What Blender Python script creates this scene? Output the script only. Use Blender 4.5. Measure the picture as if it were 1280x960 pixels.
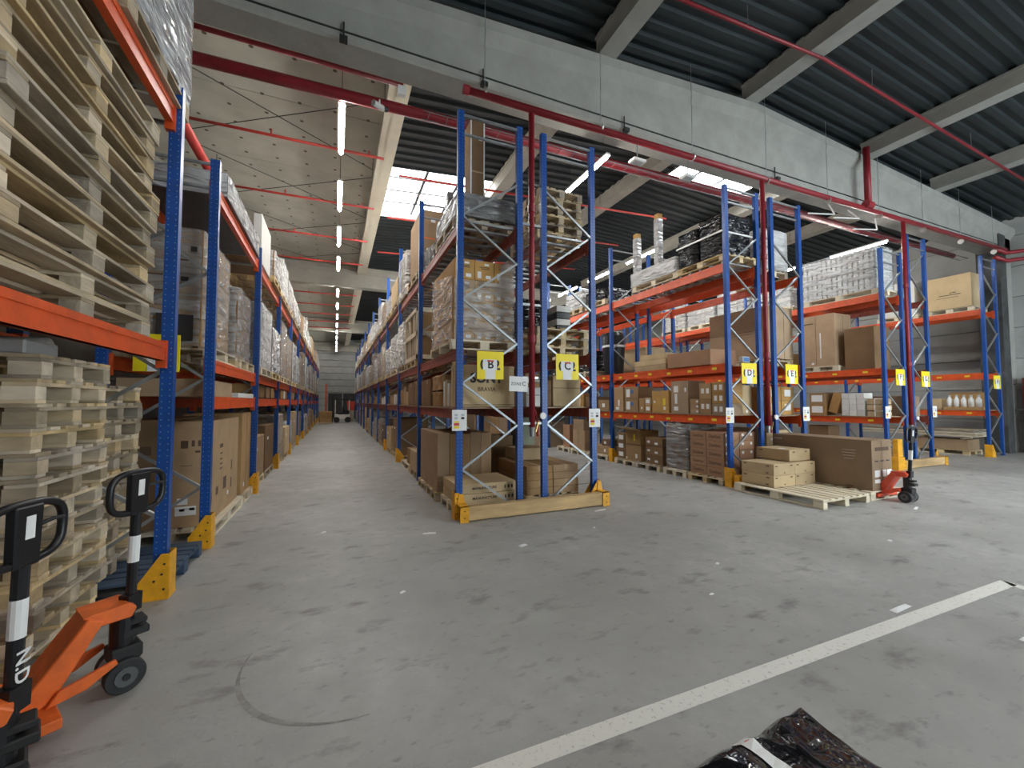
import bpy, bmesh, math, random
from mathutils import Vector, Matrix, noise

for o in list(bpy.data.objects): bpy.data.objects.remove(o, do_unlink=True)
SC = bpy.context.scene
COL = SC.collection
RND = random.Random(11)
PI = math.pi

# ------------------------------------------------------------------ camera, world, exposure
cam_d = bpy.data.cameras.new('camera'); cam = bpy.data.objects.new('camera', cam_d); COL.objects.link(cam)
cam_d.sensor_width = 36; cam_d.lens = 514.2 / 1280 * 36; cam_d.clip_start = .05; cam_d.clip_end = 300
cam.location = (0, 0, 1.6); cam.rotation_euler = (PI / 2 + .0432, 0, -.4057)
SC.camera = cam
wd = bpy.data.worlds.new('world'); SC.world = wd; wd.use_nodes = True
bg = wd.node_tree.nodes['Background']; bg.inputs[0].default_value = (.80, .93, 1, 1); bg.inputs[1].default_value = 2.7
SC.view_settings.view_transform = 'Standard'; SC.view_settings.look = 'None'
SC.view_settings.gamma = 1; SC.view_settings.use_curve_mapping = False
SC.view_settings.exposure = 1.55
TUBE = 46.0      # fluorescent tube radiance
SKYL = 5.4       # daylight through the roof lights

# ------------------------------------------------------------------ materials
MAT = {}
def M(name, col, rough=.6, metal=0, var=.12, scale=6, bump=0, bscale=40, rand=0, stretch=(1, 1, 1), col2=None, spec=.5, hue=0):
    m = bpy.data.materials.new(name); m.use_nodes = True; nt = m.node_tree; N = nt.nodes; L = nt.links
    b = N['Principled BSDF']; b.inputs['Roughness'].default_value = rough; b.inputs['Metallic'].default_value = metal
    b.inputs['Specular IOR Level'].default_value = spec
    tc = N.new('ShaderNodeTexCoord'); mp = N.new('ShaderNodeMapping'); mp.inputs['Scale'].default_value = stretch
    oi = N.new('ShaderNodeObjectInfo'); va = N.new('ShaderNodeVectorMath'); va.operation = 'MULTIPLY_ADD'
    L.new(oi.outputs['Random'], va.inputs[0]); va.inputs[1].default_value = (37, 53, 71); L.new(tc.outputs['Object'], va.inputs[2])
    L.new(va.outputs[0], mp.inputs[0])
    nz = N.new('ShaderNodeTexNoise'); nz.inputs['Scale'].default_value = scale; nz.inputs['Detail'].default_value = 5; nz.inputs['Roughness'].default_value = .6
    L.new(mp.outputs[0], nz.inputs['Vector'])
    mx = N.new('ShaderNodeMix'); mx.data_type = 'RGBA'
    c2 = col2 or tuple(min(1, c * (1 + var)) for c in col); c1 = tuple(c * (1 - var) for c in col)
    mx.inputs[6].default_value = (*c1, 1); mx.inputs[7].default_value = (*c2, 1)
    cr = N.new('ShaderNodeMapRange'); cr.inputs[1].default_value = .32; cr.inputs[2].default_value = .68
    L.new(nz.outputs[0], cr.inputs[0]); L.new(cr.outputs[0], mx.inputs[0])
    out = mx.outputs[2]
    if rand:
        hs = N.new('ShaderNodeHueSaturation'); mr = N.new('ShaderNodeMapRange'); mr.inputs[3].default_value = 1 - rand; mr.inputs[4].default_value = 1 + rand
        L.new(oi.outputs['Random'], mr.inputs[0]); L.new(mr.outputs[0], hs.inputs['Value']); L.new(out, hs.inputs['Color']); out = hs.outputs[0]
        if hue:
            m2 = N.new('ShaderNodeMath'); m2.operation = 'MULTIPLY'; m2.inputs[1].default_value = 7.31; L.new(oi.outputs['Random'], m2.inputs[0])
            m3 = N.new('ShaderNodeMath'); m3.operation = 'FRACT'; L.new(m2.outputs[0], m3.inputs[0])
            m4 = N.new('ShaderNodeMapRange'); m4.inputs[3].default_value = 1 - hue; m4.inputs[4].default_value = 1 + hue
            L.new(m3.outputs[0], m4.inputs[0]); L.new(m4.outputs[0], hs.inputs['Saturation'])
    L.new(out, b.inputs['Base Color'])
    if bump:
        n2 = N.new('ShaderNodeTexNoise'); n2.inputs['Scale'].default_value = bscale; n2.inputs['Detail'].default_value = 3; L.new(mp.outputs[0], n2.inputs['Vector'])
        bp = N.new('ShaderNodeBump'); bp.inputs['Strength'].default_value = bump; bp.inputs['Distance'].default_value = .02
        L.new(n2.outputs[0], bp.inputs['Height']); L.new(bp.outputs[0], b.inputs['Normal'])
    MAT[name] = m; return m
def EM(name, col, st):
    m = bpy.data.materials.new(name); m.use_nodes = True; N = m.node_tree.nodes; b = N['Principled BSDF']
    b.inputs['Base Color'].default_value = (.8, .8, .8, 1); b.inputs['Emission Color'].default_value = (*col, 1); b.inputs['Emission Strength'].default_value = st
    MAT[name] = m; return m

M('kraft', (.35, .225, .12), .75, var=.10, scale=3, bump=.15, bscale=60, rand=.22, hue=.22, spec=.2)
M('kraft_pale', (.50, .375, .22), .75, var=.08, scale=3, bump=.15, bscale=60, rand=.12, spec=.2)
M('kraft_gold', (.50, .29, .095), .7, var=.10, scale=3, bump=.15, bscale=60, rand=.10, spec=.2)
M('kraft_red', (.35, .20, .12), .75, var=.08, scale=3, bump=.15, bscale=60, rand=.08, spec=.2)
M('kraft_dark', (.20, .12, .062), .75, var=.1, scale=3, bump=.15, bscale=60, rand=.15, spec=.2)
M('white_card', (.66, .65, .62), .65, var=.05, scale=4, rand=.08)
M('tape', (.42, .29, .17), .3, var=.05)
M('flap_gap', (.09, .055, .03), .8, var=.1)
M('paper', (.78, .78, .77), .7, var=.03)
M('ink', (.03, .025, .025), .7, var=.1)
M('ink_brown', (.10, .06, .035), .8, var=.1)
M('ink_red', (.55, .06, .05), .7, var=.1)
M('sticker_yellow', (.80, .62, .03), .6, var=.05)
M('sticker_blue', (.05, .16, .42), .6, var=.05)
M('wood', (.54, .43, .28), .8, var=.38, scale=4, bump=.35, bscale=30, rand=.30, hue=.3, stretch=(.35, 1, 1), spec=.2)
M('wood_grey', (.43, .355, .26), .8, var=.40, scale=4, bump=.35, bscale=30, rand=.32, hue=.3, stretch=(.35, 1, 1), spec=.2)
M('wood_pale', (.66, .58, .44), .75, var=.15, scale=4, bump=.2, bscale=30, rand=.12, stretch=(.35, 1, 1), spec=.2)
M('wood_blue', (.04, .07, .12), .6, var=.3, scale=6, bump=.2, rand=.2, stretch=(.35, 1, 1))
M('timber', (.50, .34, .17), .75, var=.30, scale=5, bump=.3, bscale=25, stretch=(.2, 1, 1), spec=.2)
M('chipboard', (.30, .22, .14), .8, var=.2, scale=30)
M('beam_orange', (.66, .085, .014), .42, var=.14, scale=7, bump=.05, rand=.06)
M('beam_dark', (.27, .055, .032), .5, var=.35, scale=9, bump=.05, rand=.1)
M('galv', (.36, .385, .40), .38, metal=.7, var=.12, scale=12)
M('guard_yellow', (.75, .36, .015), .45, var=.16, scale=9, bump=.05)
M('sign_yellow', (.88, .70, .01), .5, var=.03)
M('pipe_red', (.25, .015, .024), .4, var=.15, scale=5)
M('pipe_bright', (.52, .045, .035), .4, var=.12, scale=5)
M('black_plastic', (.010, .010, .012), .32, var=.2, scale=10)
M('black_matte', (.014, .014, .015), .6, var=.2, scale=10)
M('jack_orange', (.78, .15, .025), .42, var=.18, scale=8, bump=.06)
M('jack_red', (.80, .10, .045), .42, var=.12, scale=8)
M('rubber', (.022, .022, .024), .6, var=.3, scale=20)
M('hub_grey', (.12, .125, .13), .45, metal=.4, var=.1)
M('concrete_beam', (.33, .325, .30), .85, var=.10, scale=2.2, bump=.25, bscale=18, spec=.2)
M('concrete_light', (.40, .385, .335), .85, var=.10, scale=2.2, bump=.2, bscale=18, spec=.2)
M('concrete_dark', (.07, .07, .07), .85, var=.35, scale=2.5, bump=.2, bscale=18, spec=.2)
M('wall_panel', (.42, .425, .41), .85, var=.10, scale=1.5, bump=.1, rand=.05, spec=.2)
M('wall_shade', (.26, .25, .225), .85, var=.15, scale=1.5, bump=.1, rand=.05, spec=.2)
M('deck', (.022, .030, .033), .55, metal=.15, var=.15, scale=1.2)
M('cream', (.62, .58, .47), .7, var=.06, scale=3)
M('plastic_grey', (.45, .47, .48), .5, var=.05)
M('plastic_white', (.80, .80, .78), .45, var=.04)
M('cable', (.012, .012, .013), .6, var=.1)
M('brass', (.62, .45, .15), .3, metal=.8, var=.1)
M('steel', (.55, .55, .54), .3, metal=.9, var=.1)
M('tote_red', (.75, .07, .03), .45, var=.08)
M('blue_film', (.06, .17, .50), .4, var=.1)
M('sheet_dark', (.13, .125, .12), .5, var=.2, scale=4, bump=.2)
M('tyre_mark', (.26, .258, .24), .75, var=.3, scale=14)
M('canvas_green', (.20, .22, .16), .8, var=.1)
EM('tube_on', (1, .97, .90), TUBE)
EM('roof_light', (.93, .97, 1), SKYL)

def floor_material():
    m = bpy.data.materials.new('concrete_floor'); m.use_nodes = True; nt = m.node_tree; N = nt.nodes; L = nt.links; b = N['Principled BSDF']
    tc = N.new('ShaderNodeTexCoord')
    def nz(scale, detail=6, rough=.6, st=(1, 1, 1)):
        mp = N.new('ShaderNodeMapping'); mp.inputs['Scale'].default_value = st; L.new(tc.outputs['Object'], mp.inputs[0])
        n = N.new('ShaderNodeTexNoise'); n.inputs['Scale'].default_value = scale; n.inputs['Detail'].default_value = detail; n.inputs['Roughness'].default_value = rough
        L.new(mp.outputs[0], n.inputs['Vector']); return n.outputs[0]
    def rng(s, a, c, lo=0, hi=1):
        r = N.new('ShaderNodeMapRange'); r.inputs[1].default_value = a; r.inputs[2].default_value = c; r.inputs[3].default_value = lo; r.inputs[4].default_value = hi
        L.new(s, r.inputs[0]); return r.outputs[0]
    def mix(f, a, c):
        x = N.new('ShaderNodeMix'); x.data_type = 'RGBA'; L.new(f, x.inputs[0])
        for i, v in ((6, a), (7, c)):
            if isinstance(v, tuple): x.inputs[i].default_value = (*v, 1)
            else: L.new(v, x.inputs[i])
        return x.outputs[2]
    base = mix(rng(nz(.55), .35, .65), (.29, .288, .27), (.43, .43, .415))
    base = mix(rng(nz(6, 8, .75), .38, .68, 0, .8), base, (.33, .327, .31))
    # worn dark scuffs and oil spots
    base = mix(rng(nz(2.2, 5, .62, (1, 2.0, 1)), .57, .72, 0, .8), base, (.13, .127, .12))
    base = mix(rng(nz(9, 5, .6, (1, 1.8, 1)), .60, .74, 0, .55), base, (.11, .108, .10))
    base = mix(rng(nz(34, 2, .5), .70, .78, 0, .35), base, (.55, .55, .53))
    L.new(base, b.inputs['Base Color'])
    L.new(rng(nz(3, 5), .3, .7, .38, .62), b.inputs['Roughness']); b.inputs['Specular IOR Level'].default_value = .5
    bp = N.new('ShaderNodeBump'); bp.inputs['Strength'].default_value = .25; bp.inputs['Distance'].default_value = .01
    L.new(nz(28, 6, .7), bp.inputs['Height']); L.new(bp.outputs[0], b.inputs['Normal'])
    MAT['floor'] = m
floor_material()

def line_material():
    m = bpy.data.materials.new('line_paint'); m.use_nodes = True; nt = m.node_tree; N = nt.nodes; L = nt.links; b = N['Principled BSDF']
    tc = N.new('ShaderNodeTexCoord'); n = N.new('ShaderNodeTexNoise'); n.inputs['Scale'].default_value = 38; n.inputs['Detail'].default_value = 6; n.inputs['Roughness'].default_value = .7
    L.new(tc.outputs['Object'], n.inputs['Vector'])
    r = N.new('ShaderNodeMapRange'); r.inputs[1].default_value = .56; r.inputs[2].default_value = .70; L.new(n.outputs[0], r.inputs[0])
    x = N.new('ShaderNodeMix'); x.data_type = 'RGBA'; L.new(r.outputs[0], x.inputs[0]); x.inputs[6].default_value = (.74, .73, .67, 1); x.inputs[7].default_value = (.36, .355, .33, 1)
    L.new(x.outputs[2], b.inputs['Base Color']); b.inputs['Roughness'].default_value = .7
    MAT['line_paint'] = m
line_material()

def dot_material(name, col, col2, dot, pitch, off, rad, axes, rough, nscale, grime=None):
    """paint with a regular grid of small holes / fixings; axes = which object axes carry the grid"""
    m = bpy.data.materials.new(name); m.use_nodes = True; nt = m.node_tree; N = nt.nodes; L = nt.links; b = N['Principled BSDF']
    tc = N.new('ShaderNodeTexCoord'); sp = N.new('ShaderNodeSeparateXYZ'); L.new(tc.outputs['Object'], sp.inputs[0])
    def mth(op, a, c=None):
        q = N.new('ShaderNodeMath'); q.operation = op
        for i, v in ((0, a), (1, c)):
            if v is None: continue
            if isinstance(v, (int, float)): q.inputs[i].default_value = v
            else: L.new(v, q.inputs[i])
        return q.outputs[0]
    ds = []
    for ax, p, o in zip(axes, pitch, off):
        t = mth('ADD', sp.outputs[ax], o)
        t = mth('PINGPONG', t, p / 2) if p else mth('ABSOLUTE', mth('SUBTRACT', mth('ABSOLUTE', sp.outputs[ax]), o))
        ds.append(mth('POWER', t, 2))
    d = mth('SQRT', mth('ADD', ds[0], ds[1])); f = mth('LESS_THAN', d, rad)
    n = N.new('ShaderNodeTexNoise'); n.inputs['Scale'].default_value = nscale; n.inputs['Detail'].default_value = 6; L.new(tc.outputs['Object'], n.inputs['Vector'])
    r = N.new('ShaderNodeMapRange'); r.inputs[1].default_value = .35; r.inputs[2].default_value = .65; L.new(n.outputs[0], r.inputs[0])
    x = N.new('ShaderNodeMix'); x.data_type = 'RGBA'; L.new(r.outputs[0], x.inputs[0]); x.inputs[6].default_value = (*col, 1); x.inputs[7].default_value = (*col2, 1)
    y = N.new('ShaderNodeMix'); y.data_type = 'RGBA'; L.new(f, y.inputs[0]); L.new(x.outputs[2], y.inputs[6]); y.inputs[7].default_value = (*dot, 1)
    L.new(y.outputs[2], b.inputs['Base Color']); b.inputs['Roughness'].default_value = rough
    MAT[name] = m
dot_material('upright_blue', (.003, .054, .25), (.005, .070, .32), (.22, .27, .36), (.05, 0), (0, .026), .005, (2, 0), .35, 9)
dot_material('ceiling_board', (.40, .395, .34), (.51, .505, .44), (.12, .10, .075), (.62, .55), (.1, .2), .035, (0, 1), .9, 1.3)

def film_material(name, tint, alpha, rough=.16):
    m = bpy.data.materials.new(name); m.use_nodes = True; nt = m.node_tree; N = nt.nodes; L = nt.links; b = N['Principled BSDF']
    b.inputs['Base Color'].default_value = (*tint, 1); b.inputs['Roughness'].default_value = rough; b.inputs['Specular IOR Level'].default_value = .8
    tc = N.new('ShaderNodeTexCoord'); mp = N.new('ShaderNodeMapping'); mp.inputs['Scale'].default_value = (1, 1, 4.5); mp.inputs['Rotation'].default_value = (.45, .4, 0); L.new(tc.outputs['Object'], mp.inputs[0])
    n = N.new('ShaderNodeTexNoise'); n.inputs['Scale'].default_value = 2.6; n.inputs['Detail'].default_value = 1.8; n.inputs['Distortion'].default_value = .7; L.new(mp.outputs[0], n.inputs['Vector'])
    bp = N.new('ShaderNodeBump'); bp.inputs['Strength'].default_value = 1; bp.inputs['Distance'].default_value = .16; L.new(n.outputs[0], bp.inputs['Height']); L.new(bp.outputs[0], b.inputs['Normal'])
    if alpha < 1:
        r = N.new('ShaderNodeMapRange'); r.inputs[1].default_value = .35; r.inputs[2].default_value = .7; r.inputs[3].default_value = max(0, alpha - .12); r.inputs[4].default_value = min(1, alpha + .15)
        L.new(n.outputs[0], r.inputs[0]); L.new(r.outputs[0], b.inputs['Alpha'])
    MAT[name] = m
film_material('film_clear', (.70, .71, .72), .40, .13)
film_material('film_white', (.78, .78, .78), .72, .16)
film_material('film_grey', (.34, .34, .34), .6, .12)
film_material('film_black', (.010, .010, .012), 1, .09)
film_material('film_silver', (.55, .56, .58), .85, .12)

# ------------------------------------------------------------------ mesh helpers
class MB:
    def __init__(s): s.v = []; s.f = []
    def add(s, vs, fs):
        n = len(s.v); s.v += [tuple(v) for v in vs]; s.f += [tuple(i + n for i in f) for f in fs]; return s
    def box(s, x0, x1, y0, y1, z0, z1):
        return s.add([(x0, y0, z0), (x1, y0, z0), (x1, y1, z0), (x0, y1, z0), (x0, y0, z1), (x1, y0, z1), (x1, y1, z1), (x0, y1, z1)],
                     [(0, 3, 2, 1), (4, 5, 6, 7), (0, 1, 5, 4), (1, 2, 6, 5), (2, 3, 7, 6), (3, 0, 4, 7)])
    def bar(s, a, b, w, h, up=(0, 0, 1)):
        a = Vector(a); b = Vector(b); d = (b - a).normalized(); u = Vector(up)
        if abs(d.dot(u)) > .98: u = Vector((0, 1, 0))
        r = d.cross(u).normalized() * (w / 2); u = r.cross(d).normalized() * (h / 2)
        c = [a - r - u, a + r - u, a + r + u, a - r + u, b - r - u, b + r - u, b + r + u, b - r + u]
        return s.add(c, [(0, 1, 2, 3), (7, 6, 5, 4), (0, 4, 5, 1), (1, 5, 6, 2), (2, 6, 7, 3), (3, 7, 4, 0)])
    def tube(s, pts, r, n=8, caps=True):
        pts = [Vector(p) for p in pts]; rs = r if isinstance(r, (list, tuple)) else [r] * len(pts); vs = []; fs = []; pr = None
        for i, p in enumerate(pts):
            d = (pts[min(i + 1, len(pts) - 1)] - pts[max(i - 1, 0)]).normalized()
            if pr is None:
                u = Vector((0, 0, 1)) if abs(d.z) < .95 else Vector((1, 0, 0)); pr = d.cross(u).normalized()
            pr = (pr - d * pr.dot(d)).normalized(); q = d.cross(pr)
            vs += [p + (pr * math.cos(2 * PI * k / n) + q * math.sin(2 * PI * k / n)) * rs[i] for k in range(n)]
        for i in range(len(pts) - 1):
            for k in range(n):
                a = i * n + k; b = i * n + (k + 1) % n; fs.append((a, b, b + n, a + n))
        if caps: fs.append(tuple(range(n - 1, -1, -1))); fs.append(tuple(range((len(pts) - 1) * n, len(pts) * n)))
        return s.add(vs, fs)
    def prism(s, poly, axis, a, b):
        n = len(poly)
        def P(p, t): return (t, p[0], p[1]) if axis == 'x' else (p[0], t, p[1]) if axis == 'y' else (p[0], p[1], t)
        return s.add([P(p, a) for p in poly] + [P(p, b) for p in poly], [tuple(range(n)), tuple(range(2 * n - 1, n - 1, -1))] + [(i, i + n, (i + 1) % n + n, (i + 1) % n) for i in range(n)])
    def mesh(s, name, mat, bevel=0, smooth=False):
        me = bpy.data.meshes.new(name); me.from_pydata(s.v, [], s.f)
        bm = bmesh.new(); bm.from_mesh(me)
        bmesh.ops.recalc_face_normals(bm, faces=bm.faces)
        if bevel: bmesh.ops.bevel(bm, geom=list(bm.edges), offset=bevel, segments=1, affect='EDGES', clamp_overlap=True)
        bm.to_mesh(me); bm.free()
        me.materials.append(MAT[mat])
        if smooth:
            for p in me.polygons: p.use_smooth = True
        return me
    def build(s, name, mat, parent=None, loc=(0, 0, 0), rot=(0, 0, 0), bevel=0, smooth=False):
        return ob(name, s.mesh(name, mat, bevel, smooth), parent, loc, rot)
def ob(name, me, parent=None, loc=(0, 0, 0), rot=(0, 0, 0)):
    o = bpy.data.objects.new(name, me); COL.objects.link(o); o.location = loc; o.rotation_euler = rot
    if parent: o.parent = parent
    return o
def tag(o, label, cat, group=None):
    o['label'] = label; o['category'] = cat
    if group: o['group'] = group
    return o
def thing(name, label, cat, loc=(0, 0, 0), rz=0, group=None):
    o = ob(name, None, None, loc, (0, 0, rz)); o.empty_display_size = .1; return tag(o, label, cat, group)
def struct(o, label=None):
    o['kind'] = 'structure'
    if label: o['label'] = label
    return o
CACHE = {}
def cached(key, fn):
    if key not in CACHE: CACHE[key] = fn()
    return CACHE[key]
def boxmesh(sx, sy, sz, mat, bevel=.004, name='box'):
    k = ('box', round(sx, 3), round(sy, 3), round(sz, 3), mat, bevel)
    return cached(k, lambda: MB().box(-sx / 2, sx / 2, -sy / 2, sy / 2, 0, sz).mesh(name, mat, bevel))
def text_mesh(s, size, mat, bold=0.0, align='CENTER'):
    def mk():
        c = bpy.data.curves.new('lettering', 'FONT'); c.body = s; c.size = size; c.align_x = align; c.align_y = 'CENTER'; c.extrude = .0008; c.offset = bold; c.resolution_u = 3
        t = bpy.data.objects.new('lettering', c); me = bpy.data.meshes.new_from_object(t); bpy.data.objects.remove(t); bpy.data.curves.remove(c)
        me.materials.clear(); me.materials.append(MAT[mat]); return me
    return cached(('t', s, size, mat, bold), mk)
ORD = ['first', 'second', 'third', 'fourth', 'fifth', 'sixth', 'seventh', 'eighth', 'ninth', 'tenth', 'eleventh', 'twelfth', 'thirteenth', 'fourteenth', 'fifteenth', 'sixteenth']

# faces of a box: place a decal / text on one side of a thing whose local box is sx,sy,sz (origin at base centre)
def on_face(face, sx, sy, sz, u, v, off=.0):
    if face == '-y': return (-sx / 2 + u * sx, -sy / 2 - off, v * sz), (PI / 2, 0, 0)
    if face == '+y': return (sx / 2 - u * sx, sy / 2 + off, v * sz), (PI / 2, 0, PI)
    if face == '-x': return (-sx / 2 - off, sy / 2 - u * sy, v * sz), (PI / 2, 0, -PI / 2)
    if face == '+x': return (sx / 2 + off, -sy / 2 + u * sy, v * sz), (PI / 2, 0, PI / 2)
    return (-sx / 2 + u * sx, -sy / 2 + v * sy, sz + off), (0, 0, 0)
def decal(parent, face, dims, u, v, w, h, mat, name='paper_label'):
    l, r = on_face(face, *dims, u, v, .0012)
    me = cached(('dec', round(w, 3), round(h, 3), mat), lambda: MB().box(-w / 2, w / 2, -h / 2, h / 2, -.001, .001).mesh('decal', mat))
    return ob(name, me, parent, l, r)
def print_text(parent, face, dims, u, v, size, s, mat='ink_brown', bold=0., name='printed_text'):
    l, r = on_face(face, *dims, u, v, .0012)
    return ob(name, text_mesh(s, size, mat, bold), parent, l, r)

def carton(x0, x1, y0, y1, z0, z1, label, mat='kraft', group=None, rz=0, decals=(), texts=(), tape=None, name='carton', cat='carton', seam=None):
    sx, sy, sz = x1 - x0, y1 - y0, z1 - z0
    o = ob(name, boxmesh(sx, sy, sz, mat, .005, 'carton'), None, ((x0 + x1) / 2, (y0 + y1) / 2, z0), (0, 0, rz)); tag(o, label, cat, group)
    d = (sx, sy, sz)
    if tape == 'y':
        b = MB().box(-.025, .025, -sy / 2 - .0015, sy / 2 + .0015, sz, sz + .0015).box(-.025, .025, -sy / 2 - .0015, -sy / 2, sz - min(.08, sz * .4), sz + .0015)
        b.build('tape', 'tape', o)
    elif tape == 'x':
        b = MB().box(-sx / 2 - .0015, sx / 2 + .0015, -.025, .025, sz, sz + .0015).box(-sx / 2 - .0015, -sx / 2, -.025, .025, sz - min(.08, sz * .4), sz + .0015)
        b.build('tape', 'tape', o)
    if seam: decal(o, seam, d, .5, .5, .006, sz * .96, 'flap_gap', 'flap_seam')
    for t in decals: decal(o, t[0], d, *t[1:])
    for t in texts: print_text(o, t[0], d, *t[1:])
    return o

# ------------------------------------------------------------------ pallets
def pallet_parts(L, W):
    """(name, sx, sy, sz, x, y, z)"""
    p = []; ws = [.145, .1, .145, .1, .145] if W < 1 else [.145, .1, .1, .145, .1, .1, .145]
    n = len(ws)
    for i, w in enumerate(ws): p.append(('deck_board', L, w, .022, 0, -W / 2 + ws[0] / 2 + i * (W - ws[0]) / (n - 1), .122))
    for x in (-L / 2 + .0725, 0, L / 2 - .0725): p.append(('cross_board', .145, W, .022, x, 0, .1))
    for y in (-W / 2 + .05, 0, W / 2 - .05):
        for x in (-L / 2 + .0725, 0, L / 2 - .0725): p.append(('block', .145, .1, .078, x, y, .022))
        p.append(('bottom_board', L, .1, .022, 0, y, 0))
    return p
def pallet(cx, cy, z, label, L=1.2, W=.8, rz=0, mat='wood', group=None, detail=True, jit=0, skip=()):
    if not detail:
        def mk():
            b = MB()
            for n, sx, sy, sz, x, y, zz in pallet_parts(L, W): b.box(x - sx / 2, x + sx / 2, y - sy / 2, y + sy / 2, zz, zz + sz)
            return b.mesh('pallet', mat)
        return tag(ob('pallet', cached(('pal', L, W, mat), mk), None, (cx, cy, z), (0, 0, rz)), label, 'pallet', group)
    t = thing('pallet', label, 'pallet', (cx, cy, z), rz, group)
    for n, sx, sy, sz, x, y, zz in pallet_parts(L, W):
        if n in skip: continue
        o = ob(n, boxmesh(sx, sy, sz, mat, .0025, n), t, (x + RND.uniform(-jit, jit), y, zz), (0, 0, RND.uniform(-jit, jit) * .6))
    return t

# ------------------------------------------------------------------ wrapped loads
def film_mesh(sx, sy, sz, mat, seed=0, amp=.02, topinset=.9, sag=0):
    b = MB(); n = 48; m = 12; vs = []; fs = []
    def per(t):
        P = 2 * (sx + sy); d = (t % 1) * P
        if d < sx: return Vector((-sx / 2 + d, -sy / 2)), Vector((0, -1))
        d -= sx
        if d < sy: return Vector((sx / 2, -sy / 2 + d)), Vector((1, 0))
        d -= sy
        if d < sx: return Vector((sx / 2 - d, sy / 2)), Vector((0, 1))
        d -= sx; return Vector((-sx / 2, sy / 2 - d)), Vector((-1, 0))
    def nz(p, q): return noise.noise((p[0] * 5 + seed, p[1] * 5 + seed * 1.7, q * 9))
    for j in range(m + 1):
        for i in range(n):
            p, nn = per(i / n); z = sz * j / m; k = .008 + amp * .5 * (nz(p, z) + .5)
            q = p + nn * max(.004, k); vs.append((q.x, q.y, z + (amp * .5 * nz(p * 1.7, z + 3) if 0 < j < m else 0)))
    for j in range(m):
        for i in range(n): a = j * n + i; c = j * n + (i + 1) % n; fs.append((a, c, c + n, a + n))
    r = m * n; k0 = len(vs)
    for i in range(n):
        p, nn = per(i / n); vs.append((p.x * topinset, p.y * topinset, sz + .012 + amp * .6 * nz(p, 9)))
    for i in range(n): fs.append((r + i, r + (i + 1) % n, k0 + (i + 1) % n, k0 + i))
    vs.append((0, 0, sz + .012)); c = len(vs) - 1
    for i in range(n): fs.append((k0 + i, k0 + (i + 1) % n, c))
    b.add(vs, fs); return b.mesh('stretch_film', mat, smooth=True)
SEED = [0]
def wrapped(x0, x1, y0, y1, z0, z1, label, film='film_clear', inner='kraft', nx=1, ny=1, nz=1, group=None, amp=.02, rz=0, g=.004, cat='wrapped load', name='wrapped_load', inner_name='carton'):
    sx, sy, sz = x1 - x0 - .03, y1 - y0 - .03, z1 - z0 - .02
    t = thing(name, label, cat, ((x0 + x1) / 2, (y0 + y1) / 2, z0), rz, group)
    cx, cy, cz = sx / nx, sy / ny, sz / nz
    for i in range(nx):
        for j in range(ny):
            for k in range(nz):
                ob(inner_name, boxmesh(cx - g, cy - g, cz - g, inner, .005, inner_name), t, (-sx / 2 + (i + .5) * cx, -sy / 2 + (j + .5) * cy, k * cz))
    SEED[0] += 1
    ob('stretch_film', film_mesh(sx, sy, sz, film, SEED[0] * 3.1, amp), t)
    return t

# ================================================================== STRUCTURE
def zg(x): return 7.2 + .075 * x if x < 8 else 7.8 - .05 * (x - 8)
struct(MB().box(-4.2, 20.6, -7, 43.6, -.2, 0).build('floor', 'floor'), 'worn grey concrete warehouse floor')
# painted line (two legs meeting in a corner)
ln = MB(); ln.add([(.30, 1.69, .0015), (5.50, 1.625, .0015), (5.52, 1.73, .0015), (.30, 1.79, .0015)], [(0, 1, 2, 3)])
ln.add([(5.42, -.6, .0015), (5.52, -.6, .0015), (5.52, 1.73, .0015), (5.42, 1.626, .0015)], [(0, 1, 2, 3)])
struct(ln.build('floor_line', 'line_paint'), 'worn white painted line on the floor turning a corner')

def panel_wall(name, label, axis, pos, a0, a1, zs, thick, mat, gap=.02):
    """wall of horizontal concrete planks, each plank its own child, over a recessed backing"""
    o = MB()
    if axis == 'y': o.box(a0, a1, pos + thick, pos + thick + .1, 0, zs[-1])
    else: o.box(min(pos + thick, pos + thick * 1.6), max(pos + thick, pos + thick * 1.6), a0, a1, 0, zs[-1])
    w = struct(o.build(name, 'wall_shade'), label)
    for z0, z1 in zip(zs[:-1], zs[1:]):
        b = MB()
        if axis == 'y': b.box(a0, a1, pos, pos + thick, z0 + gap / 2, z1 - gap / 2)
        else: b.box(min(pos, pos + thick), max(pos, pos + thick), a0, a1, z0 + gap / 2, z1 - gap / 2)
        b.build('wall_plank', mat, w)
    return w
panel_wall('wall_back', 'pale horizontal planks of the far end wall', 'y', 43, -4.2, 20.6, [i * .62 for i in range(14)], .12, 'wall_panel', .05)
panel_wall('wall_right', 'grey concrete plank wall behind the last rack', 'x', 20.2, -7, 43, [i * 1.0 for i in range(9)], .12, 'wall_panel', .02)
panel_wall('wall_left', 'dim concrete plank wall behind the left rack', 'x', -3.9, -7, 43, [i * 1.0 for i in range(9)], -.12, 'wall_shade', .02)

for (x0, x1, z0, z1, lab) in ((-4.2, 8.5, 0, 8.4, 'left part'), (8.5, 19.5, 5.2, 8.4, 'lintel'), (19.5, 20.6, 0, 8.4, 'right part')):  # unseen wall; its wide opening is added to let daylight onto the right floor
    struct(MB().box(x0, x1, -7.2, -7.0, z0, z1).build('wall_front', 'wall_panel'), 'unseen wall behind the viewer with an added daylight opening, %s' % lab)
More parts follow.
